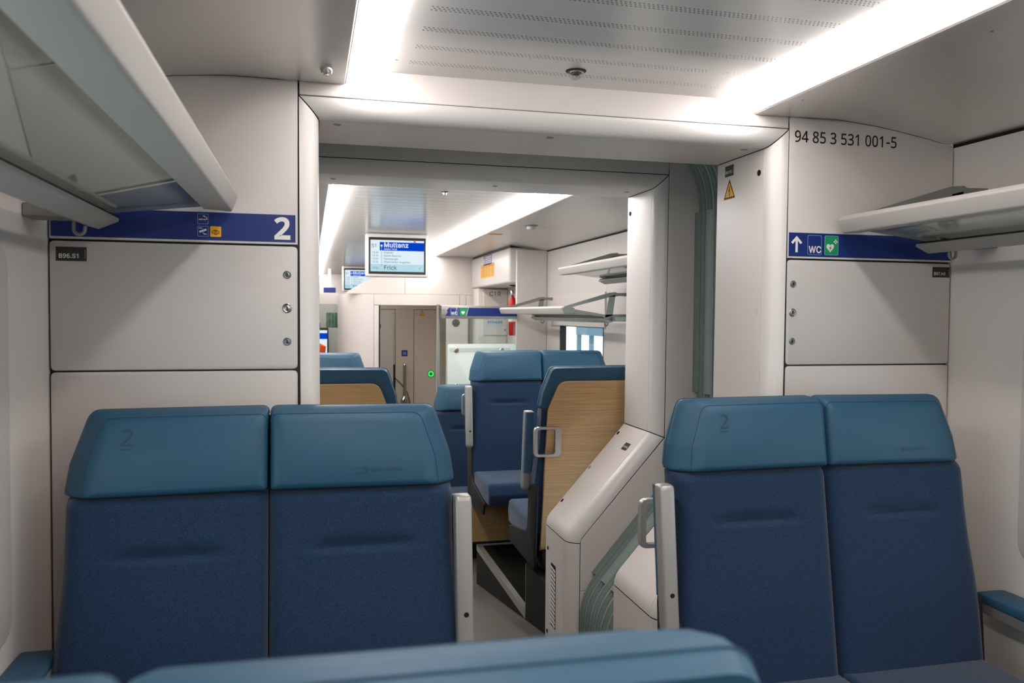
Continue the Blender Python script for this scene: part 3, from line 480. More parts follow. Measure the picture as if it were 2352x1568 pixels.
# ------------------------------------------------------------------ gangway portals
def portal(n, y0, y1, outs):
    base = [(-.305, 0), (-.305, .523), (-.660, .923), (-.665, 1.913), (.665, 1.913), (.660, .923), (.305, .523), (.305, 0)]
    def arc(p, a, c, r=.03, k=4):
        p, a, c = Vector(p), Vector(a), Vector(c); s = p+(a-p).normalized()*r; e = p+(c-p).normalized()*r
        return [tuple(s*(1-u)**2+p*2*u*(1-u)+e*u*u) for u in [j/(k-1) for j in range(k)]]
    P = [base[0]] + arc(base[1], base[0], base[2]) + base[2:6] + arc(base[6], base[5], base[7]) + [base[7]]
    segs = [('post', 0, 1), ('wedge', 1, 5), ('column', 5, 6), ('header', 6, 7), ('column', 7, 8), ('wedge', 8, 12), ('post', 12, 13)]
    root = sweep(P, [(.003, y1-.002), (.003, y0+.05)] + [(.003+.05-.05*math.cos(a), y0+.053-.05*math.sin(a)) for a in [PI/2*j/6 for j in range(1, 7)]] + [(.075, y0+.004)])
    root = struct('trim_%d' % n, root, 'black', label='black rubber joint of the gangway frame')
    for nm, i0, i1 in segs:
        # path runs left foot -> top -> right foot, outside is to the left of travel
        g0 = .0022 if i0 else 0; g1 = .0022 if i1 < 13 else 0
        if nm in ('post',): g0 = g0/2; g1 = g1/2
        obj(nm+'_jamb', sweep(P, [(.012, y1+.001), (.002, y1), (0, y1-.003), (0, y0+.0525), (.002, y0+.0515)], g0, g1, i0, i1), 'white', root)
        q = [(.002, y0+.0505), (0, y0+.0495)] + [(.05-.05*math.cos(a), y0+.05-.05*math.sin(a)) for a in [PI/2*j/10 for j in range(1, 11)]] + [(.0505, y0+.002)]
        obj(nm+'_edge', sweep(P, q, g0, g1, i0, i1), 'white_gloss', root, ang=30)
    o1 = offs(base, .0535)
    for sd in (-1, 1):
        k = 4 if sd > 0 else 3
        A, B_ = (o1[5], o1[6]) if sd > 0 else (o1[2], o1[1])
        A = Vector((abs(A.x), A.y)); B_ = Vector((abs(B_.x), B_.y))
        F = lambda pts: prism([(sd*x, z) for x, z in pts], 'xz', y0, y0+.03, .0015, 1)
        obj('wedge_face', F([(A.x, A.y-.002), (B_.x, B_.y), (B_.x, .30), (.47, .30), (.92, .82), (.92, .897), (.92, A.y-.002)]), 'white', root)
        obj('post_face', F([(B_.x, 0), (B_.x, .298), (.47, .298), (.47, 0)]), 'white', root)
        if 'column' in outs: obj('column_face', F([(A.x+.001, A.y+.0015), (.95, A.y+.0015), (.95, 2.12), (.7185, 2.12), (.7185, 1.963)]), 'white', root)
    if 'header' in outs: obj('header_face', prism([(-.7155, 1.9665), (.7155, 1.9665), (.7155, 2.12), (-.7155, 2.12)], 'xz', y0, y0+.03, .0015, 1), 'white', root)
    return root, P
tr1, P1 = portal(1, D, 2.573, {'post': .40, 'wedge': .11})
tr2, P2 = portal(2, 3.075, 3.385, {'post': .125, 'wedge': .125, 'column': .27, 'header': .20})
def bolt(x, y, z, axis, parent, r=.008, key=False):
    o = obj('bolt', lathe([(r, -.001), (r, .0012), (r*.8, .0018), (r*.75, .0006), (0, .0006)], (x, y, z), axis, 14), 'steel' if key else 'char', parent)
    return o
DN = (Vector((1, 0, 0)), Vector((0, -1, 0)), Vector((0, 0, -1)))
for x in (-.615, -.01, .615): bolt(x, D+.085, 1.913, DN, tr1, .011, True)
for x in (-.60, .035, .60): bolt(x, 3.075+.16, 1.913, DN, tr2, .011, True)
for z, kk in ((1.843, 0), (1.413, 1)): bolt(.664, 2.302, z, '-x', tr1, .0095, kk)
for z, kk, y in ((1.839, 0, 3.354), (1.414, 1, 3.365), (.995, 0, 3.371)): bolt(.664, y, z, '-x', tr2, .0095, kk)
wn = Vector((-.40, 0, .355)).normalized(); wu = Vector((.355, 0, .40)).normalized()
for f in (.10, .47, .82): 
    p = Vector((.660, 3.365, .923)) - wu*(.53*f); bolt(p.x, p.y, p.z, (Vector((0, 1, 0)), wu, wn), tr2, .009, f == .47)
for z in (.39, .03): bolt(.304, 3.35, z+.01, '-x', tr2, .008)
vent = obj('vent', box(.3035, .3075, VY0, VY1, .088, .352), 'dark', tr2)
for i in range(14):
    z = .097+i*.0178; obj('slat', prism([(VY0+.001, z-.0045), (VY0+.001, z+.0060), (VY1-.001, z+.0120), (VY1-.001, z+.0015)], 'yz', .3020, .3045), 'signwhite', vent, smooth=False)
plate('black label B97.P2 on the jamb above the warning triangle', jamb(.6645, 2.517, 1.862), .056, .036, 'B97.P2', .0125, .004, .010)
Mw = frame(Vector((.660, 3.225, .923))-wu*.115+wn*.0008, (0, -1, 0), wu)
plate('small black label on the slanted white gangway cover', Mw, .052, .036, 'C01.BE', .0115, .006, .012)
def triangle(label, Mx, h):
    w2 = h*.577; o = decal('warning_sign', [rpoly([(-w2, 0, h*.05), (w2, 0, h*.05), (0, h, h*.05)], 4)], Mx, 'yellow'); tag(o, label, 'sign')
    ring_decal('black_border', [(-w2*.93, h*.035), (w2*.93, h*.035), (0, h*.965)], [(-w2*.76, h*.11), (w2*.76, h*.11), (0, h*.83)], Mx, 'ink', o, .0004)
    decal('lightning_bolt', [[(.02*h, .64*h), (-.09*h, .36*h), (0, .39*h), (-.015*h, .22*h), (-.05*h, .24*h), (.0, .13*h), (.06*h, .25*h), (.025*h, .23*h), (.06*h, .47*h), (-.01*h, .44*h), (.07*h, .64*h)]], Mx, 'ink', o, .0004)
triangle('yellow high voltage triangle on the jamb of the near gangway frame', jamb(.6645, 2.4865, 1.786), .068)

# bellows
def bellows():
    base = [(-.338, 0, 0), (-.338, .30, .10), (-.828, .87, .22), (-.828, 2.075, .26), (.828, 2.075, .26), (.828, .87, .22), (.338, .30, .10), (.338, 0, 0)]
    path = [Vector(base[0][:2])]
    for i in range(1, 7):
        p = Vector(base[i][:2]); a = Vector(base[i-1][:2]); c = Vector(base[i+1][:2]); r = base[i][2]
        s = p+(a-p).normalized()*r; e = p+(c-p).normalized()*r
        for j in range(15): u = j/14; path.append(s*(1-u)**2+p*2*u*(1-u)+e*u*u)
    path.append(Vector(base[7][:2]))
    t = thing('gangway_bellows', 'grey green folded rubber bellows between the two gangway frames', 'bellows', (0, 2.82, 1.0))
    n = 9; w_ = (3.075-2.573)/n
    for i in range(n):
        y = 2.573+i*w_
        pr = [(.05-.038*math.sin(PI*j/8)**.5, y+.003+(w_-.006)*j/8) for j in range(9)]
        f = obj('fold', sweep(path, pr), 'bellows', t, ang=60)
        sm = bmesh.new()
        for q in (.33, .67): d_ = .05-.038*math.sin(PI*q)**.5; sweep(path, [(d_, y+.003+(w_-.006)*q-.0012), (d_-.0008, y+.003+(w_-.006)*q), (d_, y+.003+(w_-.006)*q+.0012)], bm=sm)
        obj('seam', sm, 'bellows_d', f)
        lo, hi = 9, 18                                                     # smooth sleeves over the straight stretches
        if i % 2: continue
        for (a, c) in ((15, 16), (30, 31), (60, 61), (75, 76)):
            pr2 = [(.049-.045*math.sin(PI*j/8)**.4, y+.002+(2*w_-.004)*j/8) for j in range(9)]
            obj('sleeve', sweep(path, pr2, .0, .0, a, c), 'bellows', f, ang=60)
    obj('outer_skin', sweep(path, [(.055, 2.55), (.055, 3.10)]), 'bellows_d', t)
bellows()

# ------------------------------------------------------------------ podiums of the far car
for s in (-1, 1):
    t = thing('seat_podium', ('dark carpeted seat podium with riveted aluminium edge beside the ramp' if s > 0 else 'dark seat podium on the left side of the ramp, behind the front seats'), 'podium', (s*.8, 4.2, -.3))
    a, c = sorted((s*.318, s*1.308))
    obj('podium_body', box(a, c, 3.40, 4.94, -.40, -.032), 'char', t, smooth=False)
    obj('carpet', box(min(s*.345, s*1.308), max(s*.345, s*1.308), 3.762, 4.915, -.034, -.0285), 'carpet', t, smooth=False)
    e = obj('edge_trim', prism([(s*.3165, -.062), (s*.3165, -.026), (s*.347, -.026), (s*.347, -.0305), (s*.3195, -.0305), (s*.3195, -.062)], 'xz', 3.765, 4.942), 'alu', t, smooth=False)
    obj('end_trim', box(a, c, 4.912, 4.9425, -.031, -.0262), 'alu', t, smooth=False)
    for i in range(9): obj('rivet', lathe([(.004, 0), (.003, .0015), (0, .002)], (s*.332, 3.83+i*.128, -.0262), 'z', 8), 'steel', e)
    obj('plinth', box(a, c, 3.40, 3.762, -.032, .218, .002, 1), 'char', t)
    obj('corner_trim', box(min(s*.3165, s*.321), max(s*.3165, s*.321), 3.760, 3.7645, -.026, .205), 'alu_dark', t, smooth=False)

# ------------------------------------------------------------------ seats
def hr_outline(W, side, ins, top_in=0.0, inner_in=0.0, bot=.996):
    h = W/2
    pts = [(-h-.004+ins, bot, .012), (-h+.006+ins*.95, 1.065, .04), (-h+.046+ins*.85, 1.183-top_in, .030), (-.0015-inner_in, 1.186-top_in, .018), (-.0015-inner_in, bot+.003, .008)]
    o = rpoly(pts, 6)
    return [(-p.x if side > 0 else p.x, p.y) for p in o]
def rec(z): return (z-1.0)*.155                       # recline of the back: front face y at height z
def make_seat(W, name, label, loc, rot=0.0, arm=1, handle=0, group=None, low=0.02, wood=True, cushion=True, board=False, aoff=.022, hoff=.022):
    """double seat, faces local -Y, origin on the floor under the headrest"""
    t = thing(name, label, 'seat', (0, 0, 0), group); h = W/2
    for s in (-1, 1):
        hp = []
        specs = [(.080, .030, .020, -.010, 1.012), (.058, .020, .010, -.004, 1.002), (.048, .013, .003, .003, .998), (.014, .002, .0005, .034, .996), (.002, 0, 0, .052, .996), (0, .001, 0, .070, .996), (.008, .008, .003, .098, .998)]
        for ins, ti, ii, y, bt in specs:
            hp.append([(x, y+rec(z), z) for x, z in hr_outline(W, s, ins, ti, ii, bt)])
        hd = obj('headrest', loft(hp), 'leather', t, ang=70)
        sl = [(x, y-.0005, z) for x, y, z in hp[2]][3:24]
        obj('stitching', tube(sl, .0010, 5), 'stitch', hd)
        sl = [(x, y+.001, z) for x, y, z in hp[5]][3:24]
        obj('stitching', tube(sl, .0013, 5), 'stitch', hd)
        # backrest: pillow grid with a lumbar crease
        bb = bmesh.new(); nx, nz = 28, 110; x0, x1 = (-h+.010, -.0015) if s < 0 else (.0015, h-.010); z0, z1 = .40, .9925; G = []
        for iz in range(nz+1):
            z = z0+(z1-z0)*iz/nz; row = []
            for ix in range(nx+1):
                u = ix/nx; x = x0+(x1-x0)*u; 
                fq = min(1, max(0, (.88-z)/.33)); fl_ = .019*fq*fq*(3-2*fq)*(1 if (s < 0) == (u < .5) else 0)
                ex = min(u, 1-u)*(x1-x0); ez = min(z1-z, .06)
                y = rec(z) + .026*max(0, 1-ex/.028)**2 + .016*max(0, 1-ez/.02)**2
                y -= .012*math.sin(PI*u)**.6*math.exp(-((z-.66)/.14)**2)
                cx = (x-(x0+x1)/2)/.11
                y += .016*math.exp(-((z-.862)/(.0055 if z < .862 else .020))**2)*math.exp(-cx**6)
                row.append(bb.verts.new((x + (-fl_ if s < 0 else fl_)*2*abs(u-.5), y+.002, z)))
            G.append(row)
        for a, c in zip(G, G[1:]):
            for j in range(nx): bb.faces.new([a[j], a[j+1], c[j+1], c[j]])
        rim = [r[0] for r in G] + G[-1][1:] + [r[-1] for r in reversed(G)][1:] + G[0][::-1][1:-1]
        bk = [bb.verts.new((v.co.x, rec(v.co.z)+.095, v.co.z)) for v in rim]
        for j in range(len(rim)): bb.faces.new([rim[j-1], rim[j], bk[j], bk[j-1]])
        bb.faces.new(bk)
        obj('backrest', bb, 'fabric', t, ang=50)
        if cushion:
            a, c = (-h+.004, -.004) if s < 0 else (.004, h-.004)
            pf = rpoly([(-.50, .335, .02), (-.085, .33, .01), (-.06, .455, .01), (-.30, .455, .1), (-.49, .462, .035), (-.515, .40, .03)], 5)
            obj('seat_cushion', prism(pf, 'yz', a, c, .016, 3), 'fabric', t)
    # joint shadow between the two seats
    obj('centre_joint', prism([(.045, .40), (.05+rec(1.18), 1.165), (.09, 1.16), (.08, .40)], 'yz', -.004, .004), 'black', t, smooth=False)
    if wood:
        pts = [(-h+.030, low, .01), (h-.030, low, .01), (h-.036, .99, .1), (h-.085, 1.118, .05), (-h+.085, 1.118, .05), (-h+.036, .99, .1)]
        pl = rpoly(pts, 6)
        bm_ = loft([[(p.x, .098+rec(max(p.y, .3)), p.y) for p in pl], [(p.x, .112+rec(max(p.y, .3)), p.y) for p in pl], [(p.x*.995, .1145+rec(max(p.y, .3)), p.y-.002) for p in pl]])
        obj('wood_back', bm_, 'wood', t, ang=30)
    else:
        obj('back_shell', prism([(.085, .05), (.11, .05), (.125, 1.0), (.10, 1.0)], 'yz', -h+.02, h-.02, .004), 'dark', t)
    for s in (-1, 1):
        a, c = sorted((s*(h-.002), s*(h+.010)))
        obj('side_frame', prism(rpoly([(-.40, .265, .02), (-.44, .34, .02), (-.07, .40, .05), (-.05, .62, .02), (.09, .66, .02), (.06, .255, .03)], 4), 'yz', a, c, .003), 'dark', t)
    if board:
        obj('base_board', box(-h-.010, h-.0, -.046, -.026, .012, .325, .002, 1), 'wood', t, label='oak board under the seat cushions')
        obj('kick_strip', box(-h-.010, h, -.048, -.026, .004, .0115), 'black', t, smooth=False)
    else: obj('pedestal', box(-h+.03, h-.03, -.36, .05, max(low, .02), .335, .01), 'dark', t)
    if arm:
        for sd in ([arm] if abs(arm) == 1 else [-1, 1]):
            xc = sd*(h+aoff); z0, z1 = .603, .973
            sec = [(-.060, -.030, .010), (.005, -.030, .012), (.012, .030, .006), (-.060, .030, .006)]
            ring = lambda z, k, g: [(xc+sd*p.y*.78*k, (p.x+.018)*k-.018+rec(z)*.8+.010, z) for p in rpoly([(-.040, -.026, .009), (.004, -.026, .010), (.004, .026, .010), (-.040, .026, .009)], 4)]
            ar = obj('armrest', loft([ring(z0, .75, 0), ring(z0+.006, .95, 0), ring(z0+.02, 1, 0), ring(z1-.012, 1, 0), ring(z1-.003, .95, 0), ring(z1, .8, 0)]), 'alu_paint', t, ang=45, label='silver fold-up armrest')
            pr = [[(xc+sx*.0195, y+rec(z)*.8, z) for sx, y in ((-1, .006), (1, .006), (1, .022), (.8, .027), (-.8, .027), (-1, .022))] for z in (z0+.085, z1-.004)]
            obj('arm_pad', loft(pr), 'blue_pad', ar, label='blue padded side of the armrest')
            yb = rec(.70)*.8-.0308
            obj('screw_hole', lathe([(.0062, -.001), (.0062, .0006), (.004, .0008), (0, .0002)], (xc+.002, yb+.0007, .70), '-y', 12), 'dark', ar)
    if handle:
        o = rpoly([(-.064, -.068, .022), (.064, -.068, .022), (.064, .068, .022), (-.064, .068, .022)], 6)
        ins = rpoly([(-.046, -.055, .012), (.034, -.055, .012), (.034, .055, .012), (-.046, .055, .012)], 6)
        xc, zc = handle*(h-hoff), .845
        f = -handle
        def R(poly, y, k=0): return [(xc - f*(-p.x), y+rec(zc), zc+p.y) for p in poly]
        hb = loft([R(ins, .122), R([p*1.02 for p in ins], .112), R([p*.985 for p in o], .112), R(o, .118), R(o, .128), R([p*.975 for p in o], .134), R([p*1.03 for p in ins], .134), R(ins, .128), R(ins, .122)], False, False)
        obj('grab_handle', hb, 'alu', t, ang=40, label='silver loop grab handle')
    t.location = loc; t.rotation_euler = (0, 0, rot)
    return t
def emboss(seat, W, num, logo):
    """raised class number and operator mark pressed into the two headrests"""
    hds = [c for c in seat.children if c.name.startswith('headrest')]
    def F(x, z): return frame((x, rec(z)-.0118, z), (1, 0, 0), Vector((0, .155, 1)).normalized())
    if num:
        for i, (c, s) in enumerate((('2', .052),)): text('class_number', c, s, F(-W*.36, 1.112), 'leather_dark', hds[0], lift=.0002)
        decal('number_underline', [rect(0, .026, 0, .0012)], F(-W*.362, 1.103), 'leather_dark', hds[0], .0002)
    if logo:
        q = F(W*.22, 1.034)
        decal('operator_mark', [rect(0, .034, .012, .0128), rect(0, .034, 0, .0008), bar(.024, .003, .031, .010, .0012), bar(.024, .010, .031, .003, .0012)], q, 'leather_dark', hds[1], .0002)
        text('operator_name', 'SBB CFF FFS', .0125, tx(q, .038, .002), 'leather_dark', hds[1], lift=.0002)

sL = make_seat(.875, 'double_seat', 'blue double seat under the left locker door, silver armrest on its aisle side', (-.780, 1.945, -.008), arm=1, aoff=.010)
emboss(sL, .875, True, True)
sR = make_seat(.915, 'double_seat', 'blue double seat under the right locker door, loop handle beside its armrest', (.697, 1.965, -.010), arm=-1, aoff=.038, handle=-1, hoff=.004)
emboss(sR, .915, True, True)
make_seat(.900, 'double_seat', 'blurred blue seat top at the very front, turned away from the viewer', (-.803, .5975, -.006), PI, arm=0, wood=True)
sB1 = make_seat(.860, 'double_seat', 'seat with oak back and silver loop handle beyond the gangway, behind the slanted cover', (.740, 3.615, -.015), PI, arm=1, handle=1, low=.25, hoff=.036)
sB1L = make_seat(.860, 'double_seat', 'seat with oak back seen above the left front seat, beyond the gangway', (-.750, 3.615, -.015), PI, arm=-1, low=.25)
sB2 = make_seat(.915, 'double_seat', 'blue double seat facing the viewer above the carpeted podium in the far car', (.740, 4.96, -.015), arm=-1, handle=-1, low=.02, board=True)
make_seat(.915, 'double_seat', 'blue seat whose headrest shows just above the left oak seat back', (-.800, 5.06, -.030), arm=1, low=.02, board=True)
make_seat(.900, 'double_seat', 'low blue seat half hidden behind the podium seat, below the frosted glass panel', (.655, 5.93, LOW), arm=-1, handle=0, low=.02)
def wall_armrest(s, lb, z, ye, wd):
    X = s*(XW-.001); t = thing('wall_armrest', lb, 'armrest', (X, 1.8, z))
    a, c = sorted((X-s*wd, X))
    obj('arm_body', prism(rpoly([(1.40, z-.065, .02), (ye-.02, z-.050, .012), (ye, z-.005, .012), (ye-.02, z-.002, .005), (1.40, z-.020, .02)], 4), 'yz', a, c, .006), 'alu_paint', t)
    obj('arm_pad', prism(rpoly([(1.40, z-.040, .01), (ye-.035, z-.022, .006), (ye-.025, z+.006, .012), (ye-.07, z+.008, .02), (1.40, z+.003, .02)], 4), 'yz', a-.002, c-.002, .008, 3), 'blue_pad', t)
wall_armrest(1, 'blue padded wall armrest beside the right seat', .590, 2.02, .095)
wall_armrest(-1, 'blue padded wall armrest beside the left seat', .640, 2.03, .085)

# ------------------------------------------------------------------ luggage racks
def rack(side, y0, y1, dz, label, hooks, brackets, cap=False):
    t = thing('luggage_rack', label, 'luggage rack', (side*1.05, (y0+y1)/2, 1.64+dz))
    sx = lambda pts: [(side*p[0], p[1]+dz) + tuple(p[2:]) for p in pts]
    bp = rpoly(sx([(.862, 1.692, .007), (.874, 1.704, .006), (.938, 1.694, .006), (.947, 1.656, .004), (.878, 1.651, .008)]), 5)
    obj('front_beam', prism(bp, 'xz', y0, y1, .006, 2), 'rack_alu', t, ang=30)
    if cap: obj('end_cap', prism([(p.x+side*.004, p.y) for p in bp], 'xz', y0-.020, y0-.0005, .003, 1), 'alu_dark', t)
    gp = sx([(.920, 1.664), (.920, 1.671), (1.185, 1.640), (1.185, 1.633)])
    obj('glass_shelf', prism(gp, 'xz', y0+.02, y1-.012), 'shelf_glass', t, smooth=False)
    rp = rpoly(sx([(1.140, 1.618, .004), (1.140, 1.627, .004), (1.205, 1.629, .006), (1.215, 1.606, .006), (1.185, 1.598, .006)]), 4)
    obj('rear_rail', prism(rp, 'xz', y0, y1, .003), 'rack_alu', t, ang=30)
    obj('rail_gasket', prism(sx([(1.145, 1.6265), (1.145, 1.6325), (1.20, 1.6325), (1.20, 1.6265)]), 'xz', y0+.01, y1-.01), 'black', t, smooth=False)
    for yb in brackets:
        b_ = bmesh.new()
        for q in ([(.880, 1.702), (.885, 1.686), (.91, 1.693), (1.195, 1.766), (1.215, 1.766), (1.253, 1.772), (1.31, 1.768), (1.31, 1.792), (1.235, 1.790), (1.222, 1.796), (1.18, 1.792)],
                  [(1.18, 1.770), (1.222, 1.780), (1.205, 1.645), (1.15, 1.630)],
                  [(.905, 1.682), (.91, 1.690), (1.15, 1.652), (1.31, 1.655), (1.31, 1.615), (1.16, 1.618), (1.135, 1.640), (.905, 1.672)]):
            prism([(side*x, z+dz) for x, z in q], 'xz', yb-.006, yb+.006, .001, 1, bm=b_)
        br = obj('end_bracket', b_, 'alu_dark', t, smooth=False)
        a, c = sorted((side*1.20, side*1.31))
        obj('wall_mount', box(a, c, yb-.05, yb+.03, 1.609+dz, 1.640+dz, .003, 1), 'alu_dark', br)
    for yh in hooks:
        x = side*1.222; z = 1.610+dz
        a = [(x, yh, z+.01), (x, yh, z-.012)] + [(x-side*(.012-.012*math.cos(q)), yh, z-.020-.012*math.sin(q)) for q in [PI*j/8 for j in range(9)]] + [(x-side*.024, yh, z-.012)]
        obj('coat_hook', tube(a, .0042, 8), 'alu_paint', t)
rack(-1, -.6, 2.185, 0, 'grey luggage rack with glass shelf jutting in on the left wall, close to the viewer', (2.11,), (2.09, .6))
rack(1, -.6, 2.185, 0, 'luggage rack above the arrow sign on the right wall', (2.11,), (2.09, .6))
rack(1, 3.75, 5.07, 0, 'higher rack of the far car, cut off by the second gangway frame', (4.6,), (3.9, 4.95))
rack(1, 4.98, 6.74, -.25, 'lower rack of the far car with triangular brackets above the window', (5.1, 6.62), (4.973, 6.62), True)

# ------------------------------------------------------------------ blue signs
def icon_frame(Mx, x, y, s, parent, mt='scr_line'):
    ring_decal('icon_frame', rrect(x, x+s, y, y+s, s*.1), rrect(x+s*.035, x+s*.965, y+s*.035, y+s*.965, s*.08), Mx, 'icon', parent, .0005)
M['icon'] = mat('pale blue line', '8FA6D8', 0.5)
Ms = front(-1.302, D-.0005, 1.582)
sg = tag(decal('class_sign', [rect(0, .578, 0, .071)], Ms, 'signblue'), 'blue strip sign with white number 2 above the left locker door', 'sign')
text('class_number', '2', .0745, tx(Ms, .5245, .0095), 'signwhite', sg, bold=.045, lift=.0005)
x0, y1_, y2_ = .3375, .0405, .009
for yy in (y1_, y2_): icon_frame(Ms, x0, yy, .0262, sg)
decal('cigarette', [rect(x0+.003, x0+.018, y1_+.0105, y1_+.0130), rect(x0+.0190, x0+.0215, y1_+.0105, y1_+.0130), bar(x0+.0225, y1_+.0115, x0+.0225, y1_+.017, .0016), bar(x0+.0225, y1_+.017, x0+.014, y1_+.0195, .0016), bar(x0+.014, y1_+.0195, x0+.013, y1_+.0225, .0014), bar(x0+.018, y1_+.019, x0+.0165, y1_+.0225, .0012)], Ms, 'signwhite', sg, .0006)
decal('red_bar', [bar(x0+.005, y1_+.021, x0+.021, y1_+.004, .0012)], Ms, 'redprint', sg, .0011)
decal('video_camera', [bar(x0+.0045, y2_+.0115, x0+.0215, y2_+.0180, .0048), bar(x0+.0130, y2_+.0095, x0+.017, y2_+.0060, .002), rect(x0+.0150, x0+.0220, y2_+.0050, y2_+.0075), rect(x0+.003, x0+.012, y2_+.0205, y2_+.0220)], Ms, 'signwhite', sg, .0006)
ye = decal('eye_icon', [rrect(x0+.0305, x0+.0570, y2_, y2_+.0265, .0025)], Ms, 'yellow', sg, .0004)
cx, cy = x0+.0438, y2_+.0115
def lens_poly(w_, h_): 
    return [(cx+w_*math.cos(a), cy+h_*math.sin(a)*abs(math.sin(a))**.3) for a in [2*PI*i/28 for i in range(28)]]
ring_decal('eye_outline', lens_poly(.0095, .0062), lens_poly(.0080, .0049), Ms, 'ink', ye, .0009)
ring_decal('iris', circ(cx, cy, .0047), circ(cx, cy, .0036), Ms, 'ink', ye, .0009)
decal('pupil', [circ(cx, cy, .0016)], Ms, 'ink', ye, .0009)
Ms = front(.7215, D-.0005, 1.582)
sg = tag(decal('direction_sign', [rect(0, .582, 0, .072)], Ms, 'signblue'), 'blue strip sign with white arrow, toilet and defibrillator symbols', 'sign')
ax_, ay = .0265, .0125
q = .0038
decal('arrow', [[(ax_-q, ay), (ax_+q, ay), (ax_+q, ay+.0355), (ax_+.0130, ay+.0250), (ax_+.0188, ay+.0300), (ax_, ay+.0495), (ax_-.0188, ay+.0300), (ax_-.0130, ay+.0250), (ax_-q, ay+.0355)]], Ms, 'signwhite', sg, .0005)
ring_decal('toilet_frame', rrect(.0640, .1125, .006, .0655, .005), rrect(.0650, .1115, .007, .0645, .0045), Ms, 'icon', sg, .0005)
text('toilet_lettering', 'WC', .0285, tx(Ms, .0685, .0125), 'signwhite', sg, bold=.03, lift=.0005, sx=.92)
gr = decal('defibrillator_icon', [rrect(.1225, .1715, .006, .0660, .005)], Ms, 'signgreen', sg, .0004)
ring_decal('icon_frame', rrect(.1230, .1710, .0065, .0655, .005), rrect(.1240, .1700, .0075, .0645, .0045), Ms, 'icon', gr, .0009)
hx, hz = .1425, .0265
hpts = []
for i in range(40):
    a = 2*PI*i/40; hpts.append((hx+.00082*16*math.sin(a)**3, hz+.0009*(13*math.cos(a)-5*math.cos(2*a)-2*math.cos(3*a)-math.cos(4*a))+.003))
decal('heart', [hpts], Ms, 'signwhite', gr, .0008)
decal('heart_bolt', [[(hx+.003, hz+.010), (hx-.0045, hz+.0005), (hx-.0005, hz+.001), (hx-.003, hz-.007), (hx+.005, hz+.003), (hx+.001, hz+.0025)]], Ms, 'signgreen', gr, .0013)
decal('cross', [rect(.1545, .1675, .0455, .0497), rect(.1589, .1631, .0411, .0541)], Ms, 'signwhite', gr, .0009)

# ------------------------------------------------------------------ ceiling fittings
t = thing('dome_camera', 'small dark dome camera in the perforated ceiling', 'camera', (-.008, 2.079, ZC))
c = (-.008, 2.079, ZC)
obj('rim', lathe([(.0275, 0.0005), (.0275, -.001), (.026, -.0016), (.0225, -.0015), (.0225, 0)], c, 'z', 32), 'black', t)
obj('shroud', lathe([(.0218, -.0008), (.020, -.004), (.011, -.009), (.0105, -.002)], c, 'z', 28), 'black', t)
obj('lens', lathe([(0, -.013), (.006, -.012), (.009, -.007), (.0095, 0)], (c[0]+.002, c[1]-.002, ZC), 'z', 20), 'lens', t)
obj('dome', lathe([(.022*math.cos(a), -.022*math.sin(a)-.002) for a in [PI/2*j/10 for j in range(11)]], c, 'z', 32), 'dome', t)
t = thing('ceiling_sensor', 'chrome cone fitting in the left ceiling panel, beside the near light strip', 'sensor', (-.648, 2.091, 2.0))
obj('cone', lathe([(.016, .001), (.016, -.002), (.0125, -.013), (.011, -.014), (.007, -.0135), (.006, -.016), (0, -.016)], (-.648, 2.091, 2.0), 'z', 24), 'chrome', t)
obj('core', lathe([(.006, -.0155), (.006, -.0175), (0, -.0175)], (-.648, 2.091, 2.0), 'z', 16), 'signwhite', t)
t = thing('ceiling_sensor', 'chrome fitting in the perforated ceiling of the far car', 'sensor', (.004, 4.297, ZC))
obj('flange', lathe([(.022, .001), (.022, -.002), (.016, -.006)], (.004, 4.297, ZC), 'z', 20), 'chrome', t)
obj('core', lathe([(.010, -.005), (.008, -.018), (.004, -.02)], (.004, 4.297, ZC), 'z', 16), 'steel', t)
t = thing('smoke_detector', 'white round smoke detector on the right ceiling panel of the far car', 'detector', (.772, 5.395, 2.001))
obj('base', lathe([(.048, .001), (.046, -.004), (.032, -.008)], (.772, 5.395, 2.001), 'z', 28), 'alu_paint', t)
obj('head', lathe([(.030, -.006), (.029, -.022), (.024, -.028), (0, -.030)], (.772, 5.395, 2.001), 'z', 28), 'white_gloss', t)
tag(decal('ceiling_sticker', [rect(-.05, .05, -.035, .035)], frame((.674, 6.05, 1.9985), (1, 0, 0), (0, -1, 0)), 'yellow'), 'small yellow sticker on the right ceiling panel of the far car', 'sticker')
t = thing('ceiling_screws', 'pair of tiny screws in the white ceiling near the left strip', 'screw', (-.46, 2.0, ZC))
for y in (2.11, 1.63): obj('screw', lathe([(.004, .0), (.003, -.001), (0, -.0012)], (-.475, y, ZC), 'z', 10), 'alu_dark', t)
for x, y in ((.640, 2.04), (.70, 1.45)):
    o = obj('panel_screw', lathe([(.0045, .001), (.003, -.001), (0, -.0012)], (x, y, 2.0), 'z', 10), 'alu_dark')
    tag(o, 'tiny grey screw in the right ceiling panel ' + ('above the vehicle number' if y > 2 else 'nearer the viewer, out from the number'), 'screw')

